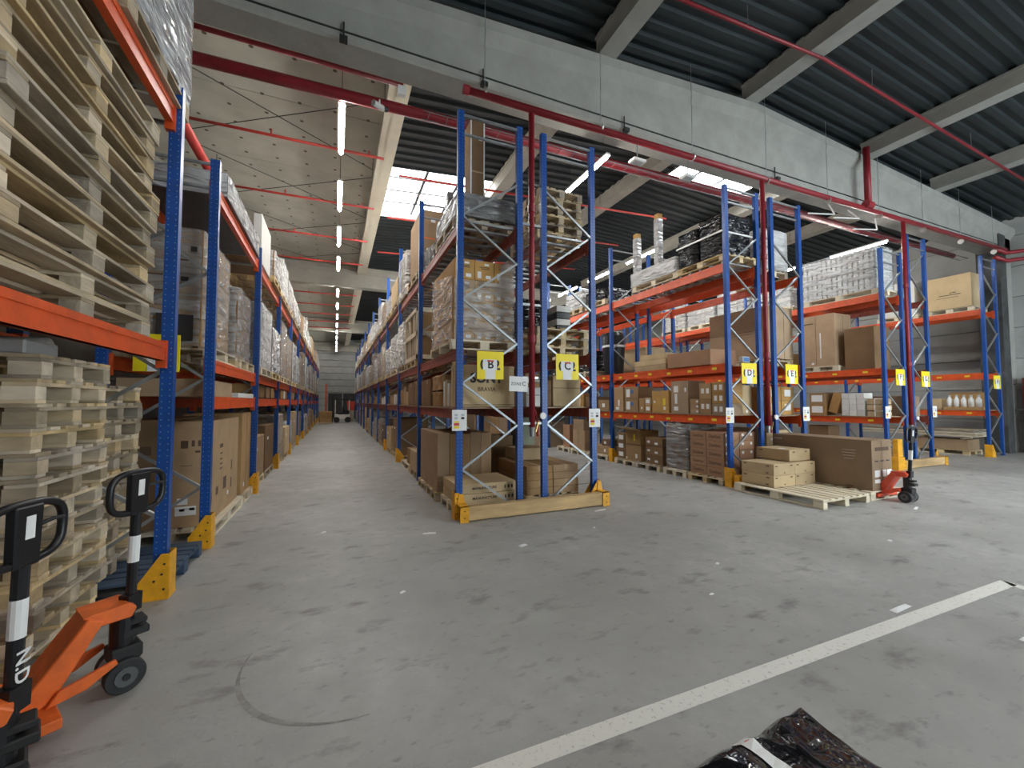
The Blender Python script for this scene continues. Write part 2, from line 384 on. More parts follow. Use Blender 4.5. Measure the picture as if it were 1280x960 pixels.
# roof deck: ribbed steel sheet, ribs along x
def deck(x0, x1, y0, y1, label, extra=.35):
    xs = [x0] + [x for x in (8,) if x0 < x < x1] + [x1]; n = max(1, int((y1 - y0) / .26)); p = (y1 - y0) / n; prof = []
    for i in range(n):
        y = y0 + i * p
        prof += [(y, 0), (y + p * .42, 0), (y + p * .5, .055), (y + p * .92, .055)]
    prof.append((y1, 0)); b = MB(); vs = []; k = len(prof)
    for x in xs: vs += [(x, y, zg(x) + extra + z) for y, z in prof]
    fs = [(i * k + j, i * k + j + 1, (i + 1) * k + j + 1, (i + 1) * k + j) for i in range(len(xs) - 1) for j in range(k - 1)]
    # solid sheet above so no light leaks
    m = len(vs)
    for x in xs: vs += [(x, y0, zg(x) + extra + .12), (x, y1, zg(x) + extra + .12)]
    fs += [(m + 2 * i, m + 2 * i + 1, m + 2 * i + 3, m + 2 * i + 2) for i in range(len(xs) - 1)]
    return struct(b.add(vs, fs).build('ceiling', 'deck'), label)
S3 = (8.65, 12.6, -2.6, 1.2)  # unseen roof light, put in to brighten the right-hand floor
deck(-4.2, 20.6, S3[3], 5.9, 'dark ribbed steel roof deck over the near bay'); deck(-4.2, S3[0], S3[2], S3[3], 'roof deck of the near bay left of the added roof light'); deck(S3[1], 20.6, S3[2], S3[3], 'roof deck of the near bay right of the added roof light'); deck(-4.2, 20.6, -7, S3[2], 'roof deck of the near bay by the wall behind the viewer')
S1 = (1.25, 4.15, 10.7, 13.7); S2 = (8.65, 11.3, 7.2, 8.9)
deck(.9, 20.6, 5.9, S2[2], 'ribbed steel roof deck just behind the girder')
deck(.9, S2[0], S2[2], S2[3], 'ribbed steel roof deck left of the small roof light'); deck(S2[1], 20.6, S2[2], S2[3], 'ribbed steel roof deck right of the small roof light')
deck(.9, 20.6, S2[3], S1[2], 'ribbed steel roof deck between the two roof lights')
deck(.9, S1[0], S1[2], S1[3], 'narrow ribbed deck strip beside the large roof light'); deck(S1[1], 20.6, S1[2], S1[3], 'ribbed steel roof deck right of the large roof light')
deck(.9, 20.6, S1[3], 43.2, 'ribbed steel roof deck over the far bays')
# boarded ceiling over the left aisle, in sheets
for i, y in enumerate([6.2 + 2.42 * k for k in range(16)]):
    if y > 42: break
    struct(MB().box(-4.2, .9, y + .006, min(43.2, y + 2.41), 7.3, 7.36).build('ceiling', 'ceiling_board'), 'beige ceiling board over the left aisle, %s behind the near girder' % ORD[i])
struct(MB().box(-4.2, .9, 5.8, 43.2, 7.37, 7.42).build('ceiling', 'concrete_dark'), 'dark backing above the ceiling boards')
# roof lights
for n, (x0, x1, y0, y1) in enumerate((S1, S2, S3)):
    def zz(x): return zg(x) + .52
    z0, z1 = zz(x0), zz(x1); w = MB(); h = .3
    for (a, b) in (((x0, y0), (x1, y0)), ((x1, y0), (x1, y1)), ((x1, y1), (x0, y1)), ((x0, y1), (x0, y0))):
        w.add([(a[0], a[1], zg(a[0]) + .33), (b[0], b[1], zg(b[0]) + .33), (b[0], b[1], zz(b[0]) + .1), (a[0], a[1], zz(a[0]) + .1)], [(0, 1, 2, 3)])
    root = struct(w.build('window_%d' % (n + 1), 'plastic_white'), ('large bright roof light over rack B', 'small bright roof light over racks D and E', 'added unseen roof light brightening the right-hand near floor')[n])
    nx, ny = (3, 4) if n == 0 else (3, 3)
    for i in range(nx):
        for j in range(ny):
            xa, xb = x0 + (x1 - x0) * i / nx, x0 + (x1 - x0) * (i + 1) / nx; ya, yb = y0 + (y1 - y0) * j / ny, y0 + (y1 - y0) * (j + 1) / ny
            MB().add([(xa, ya, zz(xa)), (xb, ya, zz(xb)), (xb, yb, zz(xb)), (xa, yb, zz(xa))], [(0, 1, 2, 3)]).build('pane', 'roof_light', root)
    for i in range(1, nx): x = x0 + (x1 - x0) * i / nx; MB().bar((x, y0, zz(x) - .03), (x, y1, zz(x) - .03), .08, .05).build('glazing_bar', 'hub_grey', root)
    for j in range(1, ny): y = y0 + (y1 - y0) * j / ny; MB().bar((x0, y, zz(x0) - .03), (x1, y, zz(x1) - .03), .065, .04).build('glazing_bar', 'hub_grey', root)
# girders
def girder(y0, y1, label, flange=.13, mat='concrete_beam', x0=-4.2, x1=20.2):
    b = MB(); xs = [x0, 0, 4, 8, 12, 16, x1]; vs = []; fs = []
    for x in xs:
        t = zg(x) if y0 < 10 else 7.25
        sec = [(y0, 6.45), (y0, t - .30), (y0 - flange, t - .14), (y0 - flange, t + .02), (y1 + flange, t + .02), (y1 + flange, t - .14), (y1, t - .30), (y1, 6.45), (y1 - .03, 6.42), (y0 + .03, 6.42)]
        vs += [(x, p, q) for p, q in sec]
    k = 10
    for i in range(len(xs) - 1):
        for j in range(k): fs.append((i * k + j, i * k + (j + 1) % k, (i + 1) * k + (j + 1) % k, (i + 1) * k + j))
    fs += [tuple(range(k)), tuple(range((len(xs) - 1) * k, len(xs) * k))]
    return struct(b.add(vs, fs).build('concrete_girder', mat), label)
girder(5.75, 6.22, 'big tapered concrete girder crossing the whole hall')
for y, n in ((18.35, 'second'), (30.6, 'third'), (42.4, 'fourth')): girder(y, y + .4, '%s concrete girder, farther down the hall' % n, .08, 'concrete_light')
MB().tube([(-4, 5.74, 6.53), (20, 5.74, 6.60)], .012, 6).build('cable', 'cable', None)
tag(bpy.data.objects['cable'], 'thin dark cable running along the face of the near girder', 'cable')
# roof purlins
for i, x in enumerate((.75, 4.2, 7.8, 12.0, 15.3)):
    for (y0, y1, nm) in ((-7, 5.7, 'near bay, in front of the girder'), (6.3, 18.3, 'second bay, behind the girder')):
        if x < 1 and y0 > 0: continue
        z = zg(x); w = .17
        b = MB().box(x - w, x + w, y0, y1, z + .02, z + .36)
        b.box(x - w - .03, x + w + .03, y0, y1, z + .30, z + .36)
        struct(b.build('roof_purlin', 'concrete_beam' if y0 < 0 else 'concrete_light'), 'concrete roof purlin of the %s, %s from the left' % (nm, ORD[i]))
for j, (y0, y1) in enumerate(((6.25, 18.3), (18.8, 30.5), (31.05, 42.3))):
    b = MB().box(.80, 1.12, y0, y1, 7.02, 7.62); b.box(.76, .86, y0, y1, 6.98, 7.08)
    struct(b.build('ceiling_edge_beam', 'cream'), 'cream edge beam beside the ceiling boards, %s bay' % ORD[j])
    if j:
        struct(MB().box(4.2, 4.5, y0, y1, 7.3, 7.8).build('roof_purlin', 'concrete_light'), 'pale roof purlin of far bay number %s' % ORD[j])
# right column with pipes
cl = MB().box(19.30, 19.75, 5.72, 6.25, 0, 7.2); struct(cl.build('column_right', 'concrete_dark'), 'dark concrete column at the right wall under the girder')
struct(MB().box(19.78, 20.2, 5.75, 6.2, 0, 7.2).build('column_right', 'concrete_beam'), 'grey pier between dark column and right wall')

# ================================================================== RACKS
YE = 5.57
def upright_mesh(H):
    def mk():
        b = MB()   # open C profile, 90 x 70 mm
        b.box(-.045, .045, -.035, -.028, 0, H).box(-.045, -.038, -.028, .035, 0, H).box(.038, .045, -.028, .035, 0, H).box(-.038, -.018, .028, .035, 0, H).box(.018, .038, .028, .035, 0, H)
        return b.mesh('upright', 'upright_blue')
    return cached(('up', H), mk)
def beam_mesh(L, h, mat):
    def mk():
        b = MB().box(-.022, .022, -L / 2, L / 2, -h, 0).box(-.028, .028, -L / 2, L / 2, -h, -h * .62).box(-.028, .028, -L / 2, L / 2, -h * .3, 0)
        for s in (-1, 1): b.box(-.034, .034, s * L / 2 - .03, s * L / 2 + .03, -h - .06, .02)
        return b.mesh('beam', mat)
    return cached(('beam', round(L, 3), h, mat), mk)
def foot_mesh(): return cached('foot', lambda: MB().box(-.06, .06, -.07, .07, 0, .008).mesh('foot_plate', 'galv'))
def guard_mesh(s, h=.36):
    def mk():
        b = MB().box(s * .075 - .004, s * .075 + .004, -.075, .075, 0, h)
        for y in (-.075, .075):
            b.prism([(s * .075, 0), (s * .075, h), (s * .02, h), (-s * .13, h * .38), (-s * .13, 0)], 'y', y - .004, y + .004)
        b.box(-.14, .08, -.09, .09, 0, .008) if s > 0 else b.box(-.08, .14, -.09, .09, 0, .008)
        return b.mesh('post_guard', 'guard_yellow')
    return cached(('guard', s, h), mk)
def rack(name, label, xf, xb, ys, H, levels, h=.16, mat='beam_orange', decks=(), boards=(), guards=(), detail=2, stickers=0):
    """xf = aisle side post line, xb = back post line; levels = beam top heights"""
    t = thing(name, label, 'pallet rack', ((xf + xb) / 2, ys[0], 0)); ox, oy = t.location.x, t.location.y
    sgn = 1 if xb > xf else -1
    for k, y in enumerate(ys):
        for x in (xf, xb):
            ob('upright', upright_mesh(H), t, (x - ox, y - oy, 0)); ob('foot_plate', foot_mesh(), t, (x - ox, y - oy, 0))
        segs = []; a, b = xf + sgn * .04, xb - sgn * .04; z = .66; top = H - .38
        lo, up = [], []
        pts = [(b, .06)]; i = 0
        while True:
            i += 1; zz = .06 + .6 * i
            if zz > top: break
            pts.append((a if i % 2 else b, zz))
        for p, q in zip(pts[:-1], pts[1:]): segs.append((p, q))
        segs.append((((a, H - .32)), (b, H - .32))); segs.append((((a, H - .06)), (b, H - .06)))
        if k < detail:
            for n, (p, q) in enumerate(segs):
                dy = -.018 if n % 2 else .012
                MB().bar((p[0] - ox, y - oy + dy, p[1]), (q[0] - ox, y - oy + dy, q[1]), .028, .032, (0, 1, 0)).build('brace', 'galv', t)
        else:
            key = ('bracing', name, label); 
            def mk():
                bb = MB()
                for p, q in segs: bb.bar((p[0] - ox, 0, p[1]), (q[0] - ox, 0, q[1]), .028, .032, (0, 1, 0))
                return bb.mesh('bracing', 'galv')
            ob('bracing', cached(key, mk), t, (0, y - oy, 0))
    for k in range(len(ys) - 1):
        L = ys[k + 1] - ys[k] - .09; yc = (ys[k] + ys[k + 1]) / 2
        for li, z in enumerate(levels):
            for x in (xf, xb): 
                bo = ob('beam', beam_mesh(L, h, mat), t, (x - ox - (sgn * .03 if x == xf else -sgn * .03) * -1, yc - oy, z))
            if stickers and k < 2 and li < 2:
                for q in range(stickers):
                    yy = ys[k] + .35 + (L - .6) * q / max(1, stickers - 1) + RND.uniform(-.06, .06)
                    ob('shelf_label', cached(('stk', q % 2), lambda: MB().box(-.001, .001, -.055, .055, -.025, .025).mesh('shelf_label', 'sticker_yellow')), t, (xf - ox - sgn * .001, yy - oy, z - h / 2 - .01 * (q % 3)))
            if li in decks:
                n = max(2, int(L / .26))
                for q in range(n + 1):
                    if k < 2:
                        ob('deck_slat', boxmesh(abs(xb - xf) + .02, .09 if q % 2 else .05, .03, 'galv', .003, 'deck_slat'), t, ((xf + xb) / 2 - ox, ys[k] + .08 + (L - .08) * q / n - oy, z))
                if k >= 2:
                    bb = MB()
                    for q in range(n + 1): yy = -L / 2 + .05 + (L - .1) * q / n; bb.box(-abs(xb - xf) / 2, abs(xb - xf) / 2, yy - .04, yy + .04, 0, .03)
                    ob('deck_slats', cached(('dsl', round(L, 2), round(xb - xf, 2)), lambda: bb.mesh('deck_slats', 'galv')), t, ((xf + xb) / 2 - ox, yc - oy, z))
            if li in boards:
                ob('shelf_board', boxmesh(abs(xb - xf) + .04, L - .02, .02, 'chipboard', .002, 'shelf_board'), t, ((xf + xb) / 2 - ox, yc - oy, z))
    for (x, k, s) in guards:
        g = ob('post_guard', guard_mesh(s), t, (x - ox, ys[k] - oy, 0))
        if k < 2 :
            for (bx, bz) in ((.045, .28), (.03, .2), (-.02, .15), (.045, .08)):
                MB().tube([(s * bx, -.079, bz), (s * bx, -.085, bz)], .009, 8).build('bolt', 'black_matte', g)
    return t
AX, AXB = -1.30, -2.22
BX, BXB = 1.59, 2.51
CX, CXB = 3.81, 2.92
DX, DXB = 6.89, 7.76
EX, EXB = 9.09, 8.20
FX, FXB = 12.2, 13.06
GX, GXB = 14.25, 13.42
HX, HXB = 17.5, 18.35
BAY = 2.91; BAYD = 3.6
YA = [YE + BAY * k for k in range(12)]
YD = [YE + BAYD * k for k in range(7)]
LA, LB, LD = (1.66, 2.09, 4.12), (1.50, 2.36, 4.20), (1.33, 2.34, 4.30)
LF, LH = (1.22, 2.42, 4.26), (1.34, 2.45, 4.34)
YN = [1.42, 4.33]
rack('pallet_rack', 'nearest blue and orange rack at the left edge, loaded with empty pallets', AX, AXB, YN, 4.32, (2.09, 4.12), .15, detail=2, guards=((AX, 1, 1),))
rack('pallet_rack', 'long blue and orange rack along the left side of the aisle', AX, AXB, YA, 4.36, LA, .15, guards=[(AX, k, 1) for k in range(12)])
rack('pallet_rack', 'tall blue rack marked B with dark red beams', BX, BXB, YA, 5.78, LB, .15, 'beam_dark', decks=(2,), boards=(0,), guards=[(BX, k, -1) for k in (0, 2, 3)], detail=2)
rack('pallet_rack', 'tall blue rack marked C standing back to back with rack B', CX, CXB, YA[:9], 5.78, LB, .15, 'beam_dark', decks=(2,), boards=(0,), guards=[(CX, 0, 1)], detail=2)
rack('pallet_rack', 'blue and orange rack marked D across the second aisle', DX, DXB, YD, 5.82, LD, .17, decks=(2,), boards=(0,), guards=[(DX, 0, -1), (DX, 1, -1)], detail=2, stickers=6)
rack('pallet_rack', 'blue and orange rack marked E behind rack D', EX, EXB, YD[:5], 5.82, (1.30, 2.36, 4.28), .17, boards=(0,), detail=2)
rack('pallet_rack', 'shorter blue rack with white wrapped load on top', FX, FXB, YD[:5], 5.36, LF, .16, boards=(0,), guards=[(FX, 0, -1)], detail=2, stickers=5)
rack('pallet_rack', 'blue rack back to back behind the shorter rack', GX, GXB, YD[:5], 5.9, LF, .16, 'beam_dark', detail=2)
rack('pallet_rack', 'last blue rack against the right wall', HX, HXB, YD[:3], 5.92, LH, .16, boards=(0,), guards=[(HX, 0, -1)], detail=1, stickers=5)

# frame ties between back-to-back racks B and C (short rungs), part of pipe bracket
def row_tie(z, label): tag(MB().box(BXB + .03, CXB - .03, YE - .02, YE + .02, z, z + .035).build('rack_tie', 'galv'), label, 'rack tie', 'galvanised ties between racks B and C')
for z, n in ((1.26, 'lowest'), (3.05, 'second lowest'), (4.28, 'third lowest')): row_tie(z, '%s short galvanised tie between the uprights of racks B and C' % n)

# ------------------------------------------------------------------ signs
def sign(letter, cx, z0, side, y=YE - .06, old='2', label=None):
    t = thing('aisle_sign', label or 'yellow square aisle sign with the letter %s on a white sheet' % letter, 'sign', (cx, y, z0), RND.uniform(-.04, .04)); d = (.4, .012, .4)
    ob('plate', boxmesh(.4, .012, .4, 'sign_yellow', .002, 'plate'), t)
    print_text(t, '-y', d, .74, .5, .2, '2', 'ink', .006, 'old_numeral'); print_text(t, '-y', d, .24, .5, .2, '0', 'ink', .006, 'old_numeral')
    decal(t, '-y', (.4, .016, .4), .48, .52, .21, .15, 'paper', 'paper_sheet'); decal(t, '-y', (.4, .015, .4), .49, .19, .15, .15, 'paper', 'paper_sheet')
    decal(t, '-y', (.4, .018, .4), .5, .655, .1, .022, 'ink_red', 'red_bar')
    print_text(t, '-y', (.4, .018, .4), .5, .52, .165, letter, 'ink', .004, 'letter')
    return t
sign('A', -1.75, 1.92, 0, YE - .075, label='yellow aisle sign half hidden behind the nearest left upright')
sign('B', 2.03, 1.92, 0); sign('C', 3.30, 1.94, 0); sign('D', 7.38, 1.95, 0); sign('E', 8.65, 1.97, 0)
sign('H', 18.0, 1.98, 0, label='small yellow aisle sign on the last rack by the right wall'); sign('F', 12.76, 2.0, 0); sign('G', 13.95, 1.98, 0)
def notice(cx, z0, label, y=YE - .055, w=.21, h=.29):
    t = ob('location_notice', boxmesh(w, .004, h, 'paper', .0005, 'location_notice'), None, (cx, y, z0)); tag(t, label, 'notice'); d = (w, .004, h)
    for u in (.27, .72):
        for v in (.75, .60): decal(t, '-y', d, u, v, .045, .032, 'ink' if u > .5 and v < .7 else 'plastic_grey', 'printed_block')
    decal(t, '-y', d, .3, .42, .075, .022, 'sticker_yellow', 'printed_block'); decal(t, '-y', d, .3, .31, .075, .035, 'ink_red', 'printed_block'); decal(t, '-y', d, .3, .17, .075, .035, 'sticker_yellow', 'printed_block')
    return t
for x, n in ((1.58, 'left upright of rack B'), (3.80, 'right upright of rack C'), (6.84, 'front upright of rack D'), (9.10, 'right upright of rack E'), (12.17, 'front upright of the shorter rack'), (14.35, 'upright right of the third red riser pipe')):
    notice(x, 1.2, 'white printed location notice on the %s' % n)
z = ob('zone_notice', boxmesh(.30, .004, .22, 'paper', .0005, 'zone_notice'), None, (2.47, YE - .06, 1.75), (0, .03, 0)); tag(z, 'white paper notice reading ZONE C taped beside the red riser', 'notice')
print_text(z, '-y', (.30, .004, .22), .36, .5, .062, 'ZONE', 'ink'); print_text(z, '-y', (.30, .004, .22), .78, .52, .085, 'C', 'ink', .001)

# timber bumpers across rack ends
def bumper(x0, x1, label, y=YE - .19, h=.2):
    t = thing('timber_bumper', label, 'timber beam', ((x0 + x1) / 2, y, 0)); L = x1 - x0
    MB().box(-L / 2, L / 2, -.06, .06, .012, h).build('timber', 'timber', t, bevel=.008)
    for s in (-1, 1):
        b = MB().box(s * L / 2 - .06, s * L / 2 + .06, -.075, -.063, 0, h + .015).box(s * L / 2 - .06, s * L / 2 + .06, -.075, .12, h + .003, h + .015)
        b.prism([(s * L / 2 - .05, h + .015), (s * L / 2 + .05, h + .015), (s * L / 2 + .03, h + .14), (s * L / 2 - .03, h + .14)], 'y', .10, .112)
        br = b.build('end_bracket', 'guard_yellow', t)
        for q in (.06, .15): MB().tube([(s * L / 2, -.076, q), (s * L / 2, -.082, q)], .009, 8).build('bolt', 'black_matte', br)
bumper(1.60, 3.86, 'long timber bumper with yellow ends across racks B and C')
bumper(12.35, 14.3, 'timber bumper across the shorter rack end')
t = thing('corner_guard', 'stout yellow corner guard at the foot of rack D', 'guard', (6.95, YE - .17, 0))
MB().box(-.12, .04, -.06, .06, 0, .24).build('box_section', 'guard_yellow', t, bevel=.006); MB().box(.05, .17, -.08, .02, 0, .17).build('bracket', 'guard_yellow', t, bevel=.006)
t = thing('corner_guard', 'tall yellow corner guard behind the right-hand pallet jack', 'guard', (12.2, YE - .2, 0))
MB().box(-.1, .1, -.05, .05, .3, .72).build('upper_plate', 'guard_yellow', t, bevel=.006); MB().box(-.14, .14, -.07, .07, 0, .3).build('lower_plate', 'guard_yellow', t, bevel=.006)

# ================================================================== PIPES, LIGHTS, CEILING DETAILS
def pipe(name, pts, r, mat, label, n=12): return tag(MB().tube(pts, r, n).build(name, mat, smooth=True), label, 'pipe')
t = thing('sprinkler_main', 'dark red sprinkler main hung along the near girder with three risers', 'pipe', (0, 5.55, 0))
MB().tube([(1.7, 0, 6.10), (10, 0, 6.2), (19.2, 0, 6.34)], .055, 12).build('main_pipe', 'pipe_red', t, smooth=True)
MB().tube([(1.62, 0, 6.10), (1.7, 0, 6.10)], .07, 12).build('end_flange', 'pipe_red', t)
for x, z0, zt in ((2.72, 1.1, 6.12), (7.98, 1.0, 6.18), (13.32, .9, 6.25)):
    ri = MB().tube([(x, .02, z0 + .12), (x, .02, zt)], .045, 12).build('riser', 'pipe_red', t, smooth=True)
    for q in (2.5, 4.5): MB().tube([(x, .02, q), (x, .02, q + .1)], .058, 12).build('coupling', 'pipe_red', ri)
    for q in (1.95, 3.6, 4.95): MB().box(x - .22, x + .22, .05, .065, q, q + .03).build('pipe_bracket', 'steel', ri)
    MB().tube([(x, .02, z0 - .02), (x, .02, z0 + .12)], [.03, .04], 10).build('drain_valve', 'steel', ri)
    MB().tube([(x + .09, .02, z0 - .02), (x + .09, .02, z0 + .2), (x + .05, .02, z0 + .36), (x, .02, z0 + .42)], .018, 8).build('drain_branch', 'pipe_red', ri)
    MB().bar((x + .04, -.02, z0 + .05), (x + .09, -.02, z0 + .2), .02, .012).build('valve_lever', 'brass', ri)
    gz = z0 + .29
    MB().tube([(x + .15, -.06, gz), (x + .15, -.03, gz)], .05, 16).build('pressure_gauge', 'plastic_white', ri)
for i in range(9):
    x = 1.95 + i * 2.05
    MB().tube([(x, 0, 6.06), (x, 0, zg(x) + .3)], .006, 5).build('hanger_rod', 'galv', t); MB().tube([(x - .012, 0, 6.16), (x + .012, 0, 6.16)], .07, 12).build('hanger_ring', 'steel', t)
MB().tube([(11.62, -.06, 6.3), (11.62, -.06, 7.7)], .07, 12).build('drop_pipe', 'pipe_red', t, smooth=True)
MB().tube([(11.5, -.06, 6.30), (11.74, -.06, 6.30)], .09, 12).build('tee_fitting', 'pipe_red', t)
pipe('supply_pipe', [(-3.9, 6.75, 6.28), (1.5, 6.75, 6.42), (8, 6.75, 6.5), (19.2, 6.75, 6.55)], .085, 'pipe_red', 'thick dark red supply pipe running behind the near girder')
pipe('branch_pipe', [(-3.9, 6.45, 6.55), (.9, 6.45, 6.58)], .035, 'pipe_red', 'thinner dark red pipe just above the thick supply pipe')
pipe('aisle_pipe', [(-2.15, 5.2, 5.72), (-2.15, 24, 5.9)], .075, 'pipe_bright', 'bright red pipe running above the left rack')
for i in range(10):
    y = 8.75 + 2.42 * i
    o = pipe('sprinkler_branch', [(-2.7, y, 6.62), (.85, y, 6.66)], .028, 'pipe_bright', 'thin red sprinkler pipe under the ceiling boards, %s from the girder' % ORD[i], 8)
    for x in (-1.2, .55): MB().tube([(x, y, 6.66), (x, y, 6.76)], .014, 6).build('sprinkler_head', 'pipe_bright', o)
    MB().tube([(-2.6, y, 6.62), (-2.6, y, 7.3)], .008, 5).build('hanger_rod', 'cable', o)
for i, (y, x0, x1) in enumerate(((9.8, 1.3, 9.5), (12.2, 1.3, 9.5), (15.2, 1.3, 9.5))):
    pipe('sprinkler_branch', [(x0, y, zg(x0) - .35), (x1, y, zg(x1) - .35)], .028, 'pipe_bright', 'thin red sprinkler pipe under the dark deck between racks, %s from the girder' % ORD[i], 8)
    for x in (4.8, 7.0): MB().tube([(x, y, zg(x) - .35), (x, y, zg(x) + .36)], .006, 5).build('hanger_rod', 'cable', bpy.data.objects['sprinkler_branch.%03d' % (10 + i)])
for i, y in enumerate((4.35,)):
    pipe('sprinkler_branch', [(1.5, y, zg(1.5) - .03), (8, y, zg(8) - .03), (19.5, y, zg(19.5) - .03)], .028, 'pipe_red', 'thin dull red pipe crossing under the near roof purlins', 8); [MB().tube([(x, y, zg(x) - .03), (x, y, zg(x) + .34)], .006, 5).build('hanger_rod', 'galv', bpy.data.objects['sprinkler_branch.%03d' % 13]) for x in (3, 6, 9.5, 13.5, 17)]
for i, (x, zq) in enumerate(((19.45, 6.2), (19.45, 5.95))):
    pipe('wall_pipe', [(18.6, 5.6, zq + .1), (19.25, 5.55, zq + .06), (20.1, 4.4, zq + .1), (20.1, -3, zq + .12)], .06, 'pipe_red', 'red pipe bending round the right column, %s' % ('upper' if i == 0 else 'lower'))
pipe('standpipe', [(19.95, 5.35, 0), (19.95, 5.35, 2.35)], .22, 'pipe_red', 'fat dark red standpipe at the foot of the right wall', 18)
for q in (1.35, 2.1): MB().box(18.4, 20.15, 5.28, 5.31, q, q + .03).build('strap', 'cable', bpy.data.objects['standpipe'])
bpy.data.objects['strap'].parent = bpy.data.objects['standpipe']

def tube_light(x, y, z, label, on=True, L=1.45, group=None, top=None):
    top = top or ((7.3 if x < .8 else zg(x) + .33) if y > 6 else zg(x) + .33)
    t = thing('tube_light', label, 'ceiling light', (x, y, z), 0, group)
    ob('housing', cached(('lh', L), lambda: MB().prism([(-.05, .03), (.05, .03), (.035, .075), (-.035, .075)], 'y', -L / 2, L / 2).mesh('housing', 'plastic_white')), t)
    ob('tube', cached(('lt', L, on), lambda: MB().tube([(0, -L / 2 + .03, .005), (0, L / 2 - .03, .005)], .026 if on else .018, 10).mesh('tube', 'tube_on' if on else 'plastic_white', smooth=True)), t)
    for s in (-1, 1): ob('suspension_wire', cached(('sw', round(top - z, 2)), lambda: MB().tube([(0, 0, .07), (0, 0, top - z)], .004, 4).mesh('suspension_wire', 'cable')), t, (0, s * L * .4, 0))
    return t
for k in range(13):  # the two last tubes are added to brighten the far wall
    tube_light(.02, 7.58 + 2.52 * k if k < 4 else 19.2 + 2.72 * (k - 4), 6.3, 'lit fluorescent tube over the left aisle, %s from the girder' % ORD[k], L=1.45 if k < 4 else 1.3)
for k in range(8):
    tube_light(4.43, 6.66 + 2.5 * k, 6.0, 'fluorescent tube light above the second aisle, %s from the girder' % ORD[k], on=k not in (1,))
for k in range(4):
    tube_light(8.6, 9.9 + 2.2 * k, 6.05, 'fluorescent tube light above racks D and E, %s from the front' % ORD[k])
for k in range(4):
    tube_light(14.05, 6.95 + 2.5 * k, 6.05, 'fluorescent tube light above the racks at the right, %s from the front' % ORD[k])
for k in range(3):  # out-of-view tubes added to light the near bay
    tube_light(.02, 7.58 - 2.52 * (k + 3), 6.7, 'added unseen fluorescent tube lighting the near bay, %s in line' % ORD[k])
for k in range(3):  # second unseen row, put in for its light on the near bay
    tube_light(10.2, -1.0 - 1.7 * k, 7.0, 'added unseen fluorescent tube at the right of the near bay, %s in line' % ORD[k])
for i in range(4):
    y = 7.2 + 2.7 * i
    for s_ in (0, 1):
        a, b = (-2.9, y + .2, 6.95), (.72, y + 2.6, 6.95)
        if s_: a, b = (-2.9, y + 2.6, 6.93), (.72, y + .2, 6.93)
        tag(MB().tube([(a[0], a[1], 7.29), a, b, (b[0], b[1], 7.29)], .008, 5).build('brace_rod', 'cable'), 'thin diagonal rod under the ceiling boards, %s pair from the girder, %s' % (ORD[i], ('rising right', 'rising left')[s_]), 'rod')
# cable tray under the girder
t = thing('cable_tray', 'galvanised wire cable tray running behind the near girder', 'cable tray', (0, 6.42, 6.18))
for s in (-.1, .1): MB().tube([(1.2, s, 0), (19, s, .12)], .008, 5).build('side_wire', 'hub_grey', t)
for i in range(60): x = 1.3 + i * .3; ob('rung', cached('rung', lambda: MB().tube([(0, -.1, 0), (0, .1, 0)], .005, 5).mesh('rung', 'hub_grey')), t, (x, 0, .12 * (x - 1.2) / 17.8))
t = thing('security_camera', 'small security camera hanging below the red pipe', 'camera', (.56, 6.55, 6.12)); MB().tube([(0, 0, .1), (0, 0, .2), (0, .17, .24)], .012, 6).build('bracket', 'plastic_white', t); MB().tube([(-.1, -.1, .06), (.06, .04, .1)], .045, 10).build('housing', 'plastic_grey', t); MB().tube([(.03, .015, .09), (.12, .06, .115)], .04, 10).build('lens_hood', 'black_matte', t)
tag(MB().box(-.06, .06, -.04, .04, 0, .14).build('junction_box', 'plastic_white', None, (.86, 6.3, 6.3)), 'white junction box on the girder above the security camera', 'junction box')
def spot(x, y, z, label, s=1):
    t = thing('floodlight', label, 'lamp', (x, y, z)); MB().box(-.14, .14, -.09, .09, 0, .05).build('body', 'plastic_white', t, bevel=.01); MB().box(-.1, .1, -.06, .06, -.008, .0).build('lens', 'plastic_grey', t); MB().tube([(0, 0, .05), (0, 0, .4)], .012, 6).build('stem', 'galv', t)
spot(5.02, 5.86, 5.98, 'pale emergency light hanging below the girder between racks C and D'); spot(6.35, 5.95, 6.02, 'pale emergency light hanging below the girder left of the small roof light')
for i, x in enumerate((.02, 1.98, 4.62, 8.62)):
    t = thing('sensor_bar', 'dark bracket hanging on the near girder, %s from the left' % ORD[i], 'bracket', (x, 5.66, 6.4)); MB().box(-.05, .05, -.03, .05, -.06, .0).build('head', 'black_matte', t); MB().tube([(0, .06, 0), (0, .06, .25)], .012, 5).build('stem', 'cable', t)
for i, (x, y) in enumerate(((10.2, 6.0), (11.0, 5.9), (12.2, 6.1))):
    tag(MB().tube([(x, y, 6.05), (x + .75, y - .15, 6.1), (x + .78, 6.0, 6.43)], .018, 6).build('conduit', 'plastic_white'), 'loose white conduit end below the girder, %s from the left' % ORD[i], 'conduit')

